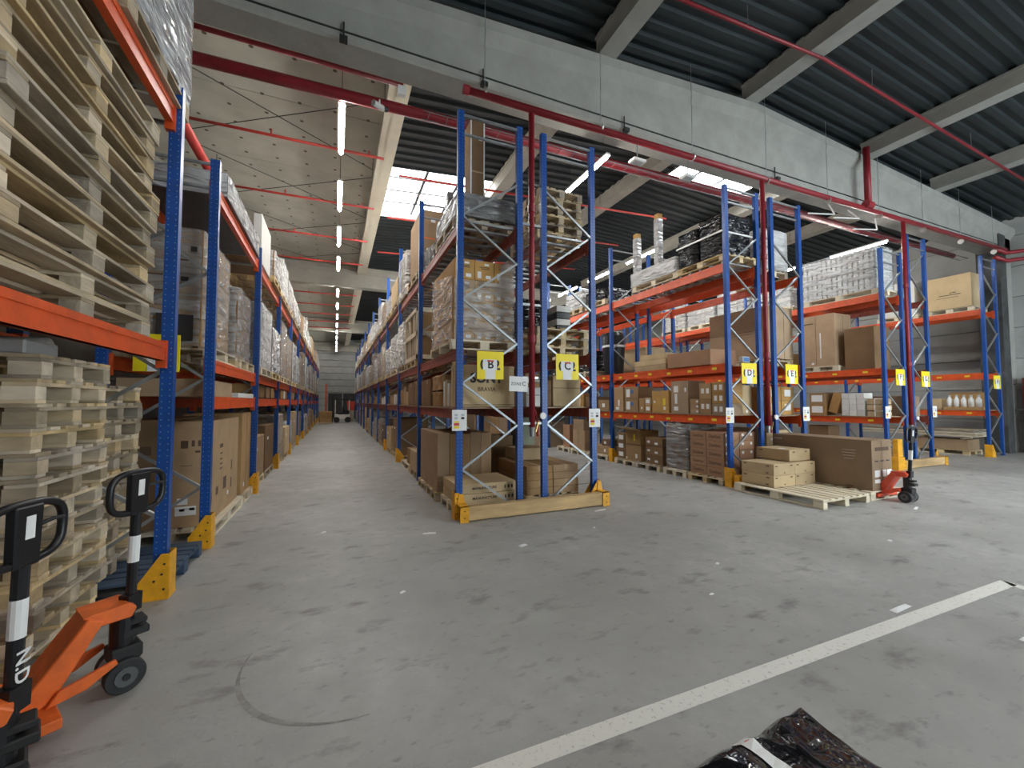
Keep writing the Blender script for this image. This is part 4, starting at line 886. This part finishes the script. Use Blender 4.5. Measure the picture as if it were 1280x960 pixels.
# mid shelf of D
carton(6.86, 7.6, 5.95, 7.1, 2.345, 2.66, 'flat purplish-brown carton on the middle shelf of rack D', 'kraft_red')
for k in range(3): carton(6.95, 7.7, 7.25, 8.3 - .2 * (k == 2), 2.345 + k * .13, 2.472 + k * .13, 'white-edged flat carton on the middle shelf of rack D, %s tier' % ORD[k], 'kraft_pale')
t = thing('wheelie_bin', 'tall black bin with white band on the middle shelf of rack D', 'bin', (7.25, 9.55, 2.345))
MB().tube([(0, 0, 0), (0, 0, .78)], [.26, .31], 20).build('body', 'black_plastic', t, smooth=False); MB().tube([(0, 0, .78), (0, 0, .84)], .325, 20).build('band', 'plastic_white', t); MB().tube([(0, 0, .84), (0, 0, 1.1), (0, 0, 1.2)], [.31, .30, .22], 20).build('lid', 'black_plastic', t)
for i in range(3):
    pallet(7.3, 10.4 + 1.05 * i, 2.345, 'pallet of dark goods on the middle shelf of rack D, %s beyond the bin' % ORD[i], .95, .95, 0, 'wood_pale', None, False)
    wrapped(6.88, 7.7, 9.98 + 1.05 * i, 10.85 + 1.05 * i, 2.49, 3.1 + .2 * (i % 2), 'dark wrapped goods on the middle shelf of rack D, %s beyond the bin' % ORD[i], 'film_black' if i % 2 == 0 else 'film_grey', 'black_matte', 1, 1, 2, amp=.06)
# top of D
zt = 4.331
pallet(7.3, 7.5, zt, 'pallet under the white wrapped sheets on top of rack D', 1.5, .9, PI / 2, 'wood_pale')
wrapped(6.82, 7.72, 6.78, 8.3, zt + .145, 4.83, 'low stack of white sheets in clear film on top of rack D', 'film_white', 'white_card', 1, 1, 4, amp=.03, inner_name='sheet')
for i, (y, h) in enumerate(((7.45, 1.2), (8.2, 1.0))):
    t = thing('foil_post', ('taller', 'shorter')[i] + ' foil-wrapped cardboard post standing on the white sheets of rack D', 'wrapped post', (6.98, y, 4.845)); MB().box(-.065, .065, -.065, .065, 0, h).build('cardboard_core', 'kraft_gold', t); ob('foil', film_mesh(.135, .135, h - .12, 'film_silver', 4 + i, .012), t)
pallet(7.3, 6.15, zt, 'pallet under the black wrapped loads on top of rack D', 1.2, .9, PI / 2, 'wood')
wrapped(6.86, 7.66, 5.62, 6.18, zt + .145, 5.32, 'taller black plastic wrapped load at the end of rack D top', 'film_black', 'black_matte', 1, 1, 1, amp=.05)
wrapped(6.86, 7.66, 6.22, 6.74, zt + .145, 5.22, 'second black plastic wrapped load on rack D top, behind the first', 'film_black', 'black_matte', 1, 1, 1, amp=.07)
for s, z in ((0, 4.9),): 
    tag(MB().box(6.815, 6.84, 5.6, 6.75, z, z + .03).box(6.815, 7.68, 5.585, 5.60, z, z + .03).build('strap_band', 'plastic_white'), 'white strap round the black wrapped loads of rack D', 'strap')
for i in range(3):
    y = 9.4 + i * 1.15; pallet(7.3, y + .5, zt, 'pallet on top of rack D in the second bay, %s from the front' % ORD[i], 1.0, .9, PI / 2, 'wood', None, False)
    wrapped(6.88, 7.7, y, y + 1.0, zt + .145, zt + .5 + .2 * (i % 2), 'black and white wrapped goods on top of rack D second bay, %s' % ORD[i], 'film_black' if i % 2 == 0 else 'film_white', 'black_matte', 1, 1, 2, amp=.07)
for k in range(2, 6):
    y = YD[k]
    for j in range(3):
        pallet(7.3, y + .65 + 1.15 * j, zt, 'pallet on top of rack D, bay %s, %s from the front' % (ORD[k], ORD[j]), 1.0, .9, PI / 2, 'wood', None, False); wrapped(6.88, 7.72, y + .15 + 1.15 * j, y + 1.15 + 1.15 * j, zt + .145, zt + .6 + .3 * RND.random(), 'wrapped load on top of rack D, bay %s, %s from the front' % (ORD[k], ORD[j]), 'film_white', 'kraft', 1, 1, 2)
        carton(6.9, 7.6, y + .15 + 1.15 * j, y + 1.1 + 1.15 * j, zl, zl + .5, 'carton on the low shelf of rack D, bay %s, %s from the front' % (ORD[k], ORD[j])); carton(6.86, 7.6, y + .15 + 1.15 * j, y + 1.1 + 1.15 * j, 0, .9, 'floor carton of rack D, bay %s, %s from the front' % (ORD[k], ORD[j]))
# ------------------------------------------------------------------ rack E
carton(8.24, 9.08, 5.74, 7.15, 2.51, 3.62, 'very large brown carton on the middle shelf of rack E', 'kraft', decals=(('-y', .33, .5, .008, 1.08, 'flap_gap', 'flap_seam'), ('-y', .66, .5, .008, 1.08, 'flap_gap', 'flap_seam'), ('-x', .6, .5, .5, .01, 'ink_brown', 'printed_block'), ('-x', .6, .55, .5, .01, 'ink_brown', 'printed_block')))
pallet(8.66, 6.45, 2.362, 'pallet under the very large carton of rack E', 1.3, .84, PI / 2, 'wood')
pallet(8.65, 6.4, 4.28, 'pallet under the white cube on top of rack E', 1.2, .85, PI / 2, 'wood_pale')
wrapped(8.2, 9.05, 5.75, 7.0, 4.425, 5.3, 'white wrapped cube on top of rack E', 'film_white', 'white_card', 2, 2, 2, amp=.015)
for k in range(2):
    for j in range(2): carton(8.25 + j * .42, 8.65 + j * .42, 5.75, 6.25, 1.322 + k * .3, 1.617 + k * .3, 'gold carton with white label on rack E low shelf, %s tier, %s' % (('lower', 'upper')[k], ('left', 'right')[j]), 'kraft_gold', decals=(('-y', .5, .55, .2, .14, 'paper'),))
carton(8.25, 9.0, 5.8, 7.0, 0, 1.0, 'beige carton standing on the floor of rack E', 'kraft_pale', decals=(('-y', .2, .82, .05, .05, 'paper'), ('-y', .2, .6, .05, .05, 'paper')))
t = thing('control_box', 'small blue electronic box on the sign of rack D', 'box', (7.42, 5.62, 2.37)); MB().box(-.1, .1, -.03, .06, 0, .12).build('case', 'plastic_grey', t, bevel=.01); MB().box(-.08, .08, -.034, -.03, .02, .1).build('screen', 'sticker_blue', t)
for i in range(3):
    carton(8.25, 9.0, 9.4 + i * 1.1, 10.4 + i * 1.1, 2.37, 3.2 - .1 * i, 'beige crate-like carton on rack E second bay, %s from the front' % ORD[i], 'kraft_pale')
# ------------------------------------------------------------------ rack F
pallet(12.65, 6.5, 4.262, 'long pallet under the white wrapped load at the right', 1.75, .9, PI / 2, 'wood_pale')
wrapped(12.18, 13.05, 5.66, 7.4, 4.407, 5.52, 'long white ribbed load in clear film on top of the shorter rack', 'film_clear', 'white_card', 1, 14, 2, amp=.01, g=.035)
for i in range(4):
    y = 7.75 + i * 1.32; pallet(12.65, y + .6, 4.262, 'pallet under white cartons on the shorter rack, %s beyond the ribbed load' % ORD[i], 1.2, .9, PI / 2, 'wood_pale', None, False)
    wrapped(12.2, 13.05, y, y + 1.22, 4.407, 5.25 + .1 * (i % 2), 'white carton block on the shorter rack, %s beyond the ribbed load' % ORD[i], 'film_clear', 'white_card', 1, 3, 2, amp=.01, g=.02)
pallet(12.62, 7.1, 2.422, 'pallet under the tall brown cartons of the shorter rack', 1.1, .86, PI / 2, 'wood_pale')
carton(12.2, 12.95, 6.62, 7.55, 2.567, 3.98, 'tall brown carton with white strap on the shorter rack', 'kraft', decals=(('-x', .62, .4, .03, .7, 'paper', 'white_strap'), ('-x', .3, .85, .25, .03, 'ink_brown', 'printed_block'), ('-y', .5, .5, .008, 1.3, 'flap_gap', 'flap_seam'), ('-x', .4, .06, .06, .05, 'paper'), ('-x', .5, .5, .008, 1.35, 'flap_gap', 'flap_seam')))
carton(12.3, 13.0, 5.8, 6.45, 2.425, 3.5, 'dark carton behind the front upright of the shorter rack', 'kraft_dark'); 
for i in range(4): carton(12.25, 13.0, 7.75 + i * .8, 8.5 + i * .8, 2.425, 3.0 + .25 * (i % 2), 'pale carton on the middle shelf of the shorter rack, %s beyond the strapped carton' % ORD[i], 'kraft_pale')
zf = 1.242
for k in range(2): carton(12.22, 12.7, 6.92, 7.32, zf + k * .3, zf + .297 + k * .3, 'white-labelled carton on the shorter rack low shelf, %s of the leaning pair' % ('lower', 'upper')[k], 'kraft', decals=(('-x', .5, .5, .28, .18, 'paper'),))
o = carton(12.3, 12.7, 6.68, 6.90, zf + .07, zf + .6, 'brown carton leaning over on the shorter rack low shelf', 'kraft'); o.rotation_euler = (.28, 0, 0)
for j in range(3):
    for k in range(4): carton(12.22, 12.6, 6.02 + j * .17, 6.18 + j * .17, zf + k * .145, zf + .142 + k * .145, 'small white-ended box on the shorter rack, column %s, tier %s' % (ORD[j], ORD[k]), 'white_card', 'small white-ended boxes')
for k in range(3): 
    t = thing('paper_bundle', 'small tied paper bundle on the shorter rack low shelf, %s up' % ORD[k], 'bundle', (12.42, 5.8, zf + k * .15)); ob('paper', film_mesh(.36, .3, .12, 'kraft_pale', 20 + k, .03), t); MB().box(-.2, .2, -.012, .012, 0, .142).build('string', 'paper', t)
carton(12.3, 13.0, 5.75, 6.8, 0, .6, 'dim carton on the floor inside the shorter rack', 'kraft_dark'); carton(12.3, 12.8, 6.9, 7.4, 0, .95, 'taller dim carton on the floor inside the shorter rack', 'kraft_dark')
# ------------------------------------------------------------------ rack G / H
carton(13.45, 14.2, 5.75, 6.7, 1.225, 1.75, 'brown carton on the low beams beside the third riser pipe', 'kraft')
pallet(17.95, 6.3, 4.342, 'pallet under the beige crate on the last rack', 1.1, .86, PI / 2, 'wood_pale')
carton(17.48, 18.3, 5.78, 6.85, 4.487, 5.5, 'large beige boarded box with dark stripe on the last rack', 'kraft_pale', decals=(('-x', .55, .42, .5, .02, 'ink', 'printed_stripe'), ('-x', .62, .48, .15, .02, 'ink', 'printed_stripe'), ('-x', .5, .34, .5, .012, 'ink_brown', 'printed_stripe')))
pallet(17.95, 7.6, 4.342, 'pallet under the second pale box of the last rack', 1.1, .86, PI / 2, 'wood_pale', None, False); carton(17.5, 18.3, 7.1, 8.1, 4.487, 5.6, 'second pale box on top of the last rack', 'white_card')
t = thing('bottle_carton', 'open brown carton tray holding white bottles on the last rack', 'carton', (17.72, 6.1, 1.364)); MB().box(-.22, .2, -.42, .42, 0, .08).box(.19, .21, -.42, .42, .08, .52).build('tray', 'kraft', t)
for i in range(5):
    b = thing('bottle', 'white bottle in the brown tray on the last rack, %s from the front' % ORD[i], 'bottle', (17.62, 5.78 + i * .16, 1.446), 0, 'white bottles on the last rack'); MB().tube([(0, 0, 0), (0, 0, .22), (0, 0, .28), (0, 0, .3)], [.065, .065, .03, .028], 12).build('body', 'plastic_white', b, smooth=True); MB().tube([(0, 0, .3), (0, 0, .36)], .033, 10).build('cap', 'plastic_grey', b)
carton(17.6, 18.1, 6.6, 6.85, 1.364, 1.7, 'small pale carton beside the bottle tray', 'kraft_pale')
for i in range(5): tag(MB().box(17.3, 18.2, 5.75 + .02 * i, 8.6, .56 + i * .045, .56 + i * .045 + .03).build('plank', 'wood_pale' if i in (0, 2) else 'wood_grey'), 'long plank across supports under the last rack, %s from the bottom' % ORD[i], 'plank', 'long planks under the last rack')
pallet(17.8, 6.6, 0, 'pallet under the low brown carton of the last rack', 1.3, .86, PI / 2, 'wood'); carton(17.45, 18.2, 6.0, 7.2, .145, .46, 'low brown carton under the planks of the last rack', 'kraft')
for i, y in enumerate((6.1, 7.0)): tag(MB().box(17.5, 18.1, y, y + .08, .46, .56).build('batten', 'wood'), 'short batten between low carton and planks, %s one' % ('nearer', 'farther')[i], 'batten')

# ================================================================== FLOOR ITEMS IN FRONT OF RACKS D-F
pallet(7.26, 4.58, 0, 'empty-fronted pallet with three flat cartons in front of rack D', 1.48, 1.2, PI / 2, 'wood_pale', None, True, .004)
for k in range(2):
    for j in range(2):
        carton(6.84 + j * .56, 7.395 + j * .56, 4.70, 5.30, .145 + k * .197, .145 + (k + 1) * .197 - .003, 'flat beige carton in front of rack D, %s tier, %s one' % (('lower', 'upper')[k], ('left', 'right')[j]), 'kraft_pale', decals=tuple((f, u, .8, .06, .018, 'ink_brown', 'printed_mark') for f in ('-x', '-y') for u in (.12, .82)) + (('-y', .5, .2, .03, .02, 'ink_brown', 'printed_mark'), ('-x', .8, .2, .05, .018, 'ink_brown', 'printed_mark')))
carton(7.38, 7.95, 4.78, 5.40, .545, .745, 'single flat beige carton on top of the stack in front of rack D', 'kraft_pale', decals=(('-x', .15, .8, .06, .018, 'ink_brown', 'printed_mark'), ('-y', .2, .8, .06, .018, 'ink_brown', 'printed_mark'), ('-y', .8, .8, .06, .018, 'ink_brown', 'printed_mark'), ('+z', .3, .4, .12, .1, 'paper')))
pallet(8.42, 4.55, .0, 'pale pallet under the very long brown carton, lifted by the jack', .92, 1.35, 0, 'wood_pale', None, True, .004)
carton(8.08, 8.66, 3.90, 5.55, .145, .965, 'very long brown carton on the pallet beside the right-hand jack', 'kraft', decals=(('-x', .06, .9, .16, .012, 'paper', 'printed_line'), ('-x', .8, .78, .2, .004, 'paper', 'printed_line'), ('-x', .8, .72, .2, .004, 'paper', 'printed_line'), ('-x', .8, .66, .18, .004, 'paper', 'printed_line'), ('-x', .8, .6, .15, .004, 'paper', 'printed_line'), ('-x', .8, .04, .12, .012, 'ink', 'printed_mark'),
    ('-y', .5, .5, .006, .8, 'flap_gap', 'flap_seam'), ('-y', .22, .58, .1, .02, 'ink', 'hand_slot'), ('-y', .5, .58, .1, .02, 'ink', 'hand_slot'), ('-y', .78, .58, .1, .02, 'ink', 'hand_slot'), ('-y', .25, .33, .16, .11, 'paper'), ('-y', .6, .33, .1, .11, 'paper'), ('-y', .85, .34, .13, .09, 'paper'), ('-y', .25, .18, .16, .06, 'paper'), ('-y', .5, .82, .4, .06, 'ink_brown', 'printed_block')))

def pallet_jack(loc, rz, label, body, sticker=True, text=None, handle_tilt=.0, turn=0):
    t = thing('pallet_jack', label, 'pallet jack', loc, rz)
    for s in (-1, 1):
        b = MB().box(-1.42, -.30, s * .19 - .08, s * .19 + .08, .055, .085).box(-1.42, -.30, s * .19 - .08, s * .19 - .068, .03, .06).box(-1.42, -.30, s * .19 + .068, s * .19 + .08, .03, .06)
        b.prism([(-1.42, .03), (-1.42, .085), (-1.5, .06), (-1.5, .03)], 'y', s * .19 - .07, s * .19 + .07)
        f = b.build('fork', body, t, bevel=.004); MB().tube([(-1.2, s * .19 - .05, .036), (-1.2, s * .19 + .05, .036)], .035, 12).build('load_roller', 'plastic_grey', f)
    # frame: heel plate, leaning back plate, top cap
    heel = MB().box(-.42, -.20, -.275, .275, .05, .10).build('heel_plate', body, t, bevel=.006)
    MB().prism([(-.36, .10), (-.22, .10), (-.035, .43), (-.10, .46)], 'y', -.115, .115).build('back_plate', body, t, bevel=.006)
    MB().prism([(-.12, .47), (-.06, .40), (.08, .40), (.10, .45), (.06, .48)], 'y', -.10, .10).build('top_cap', body, t, bevel=.006)
    for s in (-1, 1):
        MB().prism([(-.24, .10), (-.10, .12), (.02, .19), (.01, .215), (-.20, .16)], 'y', s * .13 - .012, s * .13 + .012).build('brace_arm', body, t, bevel=.003)
        MB().tube([(-.30, s * .19, .10), (-.30, s * .19, .106)], .035, 14).build('pivot_boss', 'beam_dark', heel)
    # pump, steering block and wheels
    MB().tube([(.06, 0, .17), (.06, 0, .42)], .055, 14).build('pump', 'black_plastic', t)
    MB().box(0, .14, -.07, .07, .15, .23).build('steering_block', 'black_matte', t, bevel=.01)
    MB().box(.05, .17, -.055, .055, .27, .31).box(.05, .16, -.05, .05, .33, .36).build('pump_collar', 'black_matte', t, bevel=.006)
    for s in (-1, 1):
        w = MB().tube([(.06, s * .055, .09), (.06, s * .11, .09)], .09, 22).build('steer_wheel', 'rubber', t, bevel=.006)
        MB().tube([(.06, s * .048, .09), (.06, s * .118, .09)], .05, 14).build('wheel_hub', 'hub_grey', w); MB().tube([(.06, s * .045, .09), (.06, s * .124, .09)], .018, 10).build('axle_cap', 'black_matte', w)
        MB().tube([(.06, s * .054, .09), (.06, s * .058, .09)], .088, 22).build('tread_band', 'plastic_grey', w)
    # handle
    h = MB().box(-.03, .03, -.042, .042, 0, .10).tube([(0, 0, .06), (0, 0, .56)], .026, 12).build('handle', 'black_plastic', t, (.09, 0, .40), (0, handle_tilt, turn))
    r = .16; pts = []
    for i in range(29):
        a = 2 * PI * i / 28; c, s_ = math.cos(a), math.sin(a); q = 3.2
        pts.append((0, r * math.copysign(abs(c) ** (2 / q), c), .68 + .115 * math.copysign(abs(s_) ** (2 / q), s_)))
    MB().tube(pts, .017, 8, False).build('grip_loop', 'black_plastic', h, smooth=True)
    MB().prism([(-.05, .55), (.05, .55), (.055, .79), (-.055, .79)], 'x', -.022, .022).build('handle_boss', 'black_plastic', h, bevel=.006)
    MB().tube([(.01, .03, .70), (.02, .10, .715), (.02, .14, .71)], .008, 6).build('release_lever', 'black_matte', h)
    if sticker:
        MB().box(.0225, .0240, -.018, .018, .66, .75).build('white_sticker', 'paper', h)
        MB().tube([(0, 0, .28), (0, 0, .43)], .0275, 12, False).build('white_tape', 'paper', h)
    if text:
        ob('painted_letters', text_mesh(text, .075, 'paper', .001), h, (.0275, 0, .17), (PI / 2, PI / 2, PI / 2))
    return t
pallet_jack((-1.14, 3.04, 0), math.radians(32), 'orange pallet jack with black handle beside the left pallet piles', 'jack_orange', handle_tilt=.03, turn=math.radians(-58))
pallet_jack((-1.215, 2.24, 0), math.radians(26), 'pallet jack at the left edge, mostly its black handle in view', 'jack_orange', text='N.D', handle_tilt=.02, turn=math.radians(-42))
pallet_jack((8.42, 3.66, 0), math.radians(-90), 'red-orange pallet jack in front of the very long carton', 'jack_red', handle_tilt=.06)

# black wrapped package, bottom right
t = thing('wrapped_package', 'black plastic wrapped package with printed white tape, at the bottom edge', 'package', (1.42, .72, 0))
def blob(u, v):  # top skin with a rolled edge, folds and a peaked far corner
    x, y = -.52 + 1.04 * u, -.52 + 1.04 * v; e = min(u, 1 - u, v, 1 - v); z = .228 + .018 * min(1, e / .12) + .03 * (noise.noise((x * 4, y * 4, 2)) ) + .016 * noise.noise((x * 13, y * 11, 5))
    if e < .04: z -= .03 * (1 - e / .04)
    d = math.hypot(u - 1, v - 1); z += .035 * max(0, 1 - d / .22); return (x, y, z)
N_ = 44; vs = [blob(i / N_, j / N_) for j in range(N_ + 1) for i in range(N_ + 1)]; fs = [(j * (N_ + 1) + i, j * (N_ + 1) + i + 1, (j + 1) * (N_ + 1) + i + 1, (j + 1) * (N_ + 1) + i) for j in range(N_) for i in range(N_)]
ring = [i for i in range(N_ + 1)] + [j * (N_ + 1) + N_ for j in range(1, N_ + 1)] + [N_ * (N_ + 1) + i for i in range(N_ - 1, -1, -1)] + [j * (N_ + 1) for j in range(N_ - 1, 0, -1)]
low = len(vs); vs += [(vs[i][0] * .97 + .02 * noise.noise((vs[i][0] * 9, vs[i][1] * 9, 1)), vs[i][1] * .97, 0.002) for i in ring]; nr = len(ring)
fs += [(ring[k], low + k, low + (k + 1) % nr, ring[(k + 1) % nr]) for k in range(nr)]
MB().add(vs, fs).build('black_film', 'film_black', t, smooth=True)
tp = MB(); n_ = 24; tv = []
for i in range(n_ + 1):
    v = i / n_
    for s in (-.036, .036): b_ = blob((.12 + s + .52) / 1.04, v); tv.append((b_[0], b_[1], b_[2] + .006))
tv += [(.12 - .036, .526, .05), (.12 + .036, .526, .05)]
tp.add(tv, [(2 * i, 2 * i + 1, 2 * i + 3, 2 * i + 2) for i in range(n_ + 1)]).build('white_tape', 'paper', t)
for i in range(5):
    v = .84 + i * .03; b_ = blob((.12 + .52) / 1.04, v); ob('red_print', text_mesh('FRAGILE'[i], .032, 'ink_red', .002), t, (b_[0], b_[1], b_[2] + .0085), (0, 0, -PI / 2))

# ------------------------------------------------------------------ far end of the left aisle
t = thing('forklift', 'white and black forklift parked at the far end of the left aisle', 'forklift', (.32, 34.9, 0))
MB().box(-.35, .75, -.5, .5, .25, .62).build('chassis', 'plastic_white', t, bevel=.03); MB().box(.3, .75, -.45, .45, .62, .95).build('counterweight', 'black_matte', t, bevel=.04)
for x in (-.3, .7):
    for y in (-.42, .42): MB().box(x - .03, x + .03, y - .03, y + .03, .6, 1.75).build('guard_post', 'plastic_white', t)
MB().box(-.36, .76, -.48, .48, 1.75, 1.82).build('overhead_guard', 'black_matte', t); MB().box(-.1, .3, -.25, .25, .6, .78).box(.22, .32, -.25, .25, .78, 1.2).build('seat', 'black_plastic', t, bevel=.02)
for y in (-.28, .28): MB().box(-.55, -.45, y - .05, y + .05, .05, 2.05).build('mast_rail', 'black_matte', t)
for y in (-.25, .25): MB().box(-1.35, -.5, y - .06, y + .06, .05, .09).build('fork', 'black_matte', t)
for x in (-.2, .6):
    for s in (-1, 1): MB().tube([(x, s * .40, .22), (x, s * .55, .22)], .22, 16).build('wheel', 'rubber', t)
t = thing('strapped_bale', 'strapped brown bale on a pallet beside the forklift', 'bale', (-.62, 32.9, 0)); ob('bale', film_mesh(.8, .9, .75, 'kraft', 31, .06), t, (0, 0, .14)); MB().box(-.42, .42, -.48, .48, 0, .14).build('skid', 'wood', t)
tag(MB().prism([(-.25, 0), (.25, 0), (.32, .75), (-.32, .75)], 'y', -.3, .3).build('red_tote', 'tote_red', None, (1.18, 36.4, .9)), 'red tapered container behind the forklift', 'container'); tag(MB().box(-.25, .25, -.28, .28, 0, .9).build('stand', 'cream', None, (1.18, 36.4, 0)), 'pale stand under the red container', 'stand')
tag(MB().box(-.06, .06, -.06, .06, 0, 3.0).build('orange_post', 'beam_orange', None, (-.66, 35.3, 0)), 'tall orange post at the far left of the aisle', 'post')
for i in range(2): struct(MB().box(-.6 + i * 1.3, .6 + i * 1.3, 42.86, 42.98, 0, 2.4).build('door_%d' % (i + 1), 'concrete_dark'), 'dark doorway in the far wall, %s' % ('left', 'right')[i])

tm = MB(); q = []
for i in range(33):
    a = PI * (.90 + .62 * i / 32); w = .004 + .014 * math.sin(PI * i / 32) ** 2
    q += [(math.cos(a) * (.64 - w), math.sin(a) * (.64 - w), .0012), (math.cos(a) * (.64 + w), math.sin(a) * (.64 + w), .0012)]
tm.add(q, [(2 * i, 2 * i + 1, 2 * i + 3, 2 * i + 2) for i in range(32)])
struct(tm.build('floor_mark', 'tyre_mark', None, (.15, 2.93, 0)), 'dark curved scuff on the near floor')
# ------------------------------------------------------------------ litter on the floor
LIT = [(1.08, 5.05, .16, .05, 'white paper scrap left of the timber bumper'), (1.95, 4.22, .10, .06, 'crumpled paper bit before the timber bumper'), (3.62, 5.12, .22, .04, 'long white paper strip below the right bracket of the timber bumper'), (8.05, 3.35, .22, .04, 'white paper strip before the right-hand jack'), (3.5, 3.0, .05, .03, 'tiny white scrap in the middle of the open floor'), (4.05, 1.80, .24, .05, 'torn white strip lying on the painted line'), (.55, 3.6, .05, .03, 'small white scrap in the left aisle mouth'), (2.9, 2.55, .05, .02, 'thin white sliver on the open floor'), (4.3, 1.25, .10, .02, 'pale straw on the floor right of the painted line'), (-.1, 5.6, .06, .03, 'small pale scrap on the floor of the left aisle'), (3.05, 4.45, .03, .03, 'white dot of paper before racks B and C'), (5.9, 2.7, .05, .04, 'small foil scrap on the right-hand floor'), (10.9, 5.0, .08, .05, 'white scrap before the shorter rack')]
for i, (x, y, a, b, lab) in enumerate(LIT):
    m = MB().add([(-a / 2, -b / 2, .002), (a / 2, -b / 2 * .6, .004), (a / 2 * .9, b / 2, .008), (0, b / 2 * .8, .012), (-a / 2, b / 2, .003)], [(0, 1, 3, 4), (1, 2, 3)])
    tag(m.build('paper_scrap', 'paper', None, (x, y, 0), (0, 0, RND.uniform(-.4, .4))), lab, 'litter', 'litter on the floor')
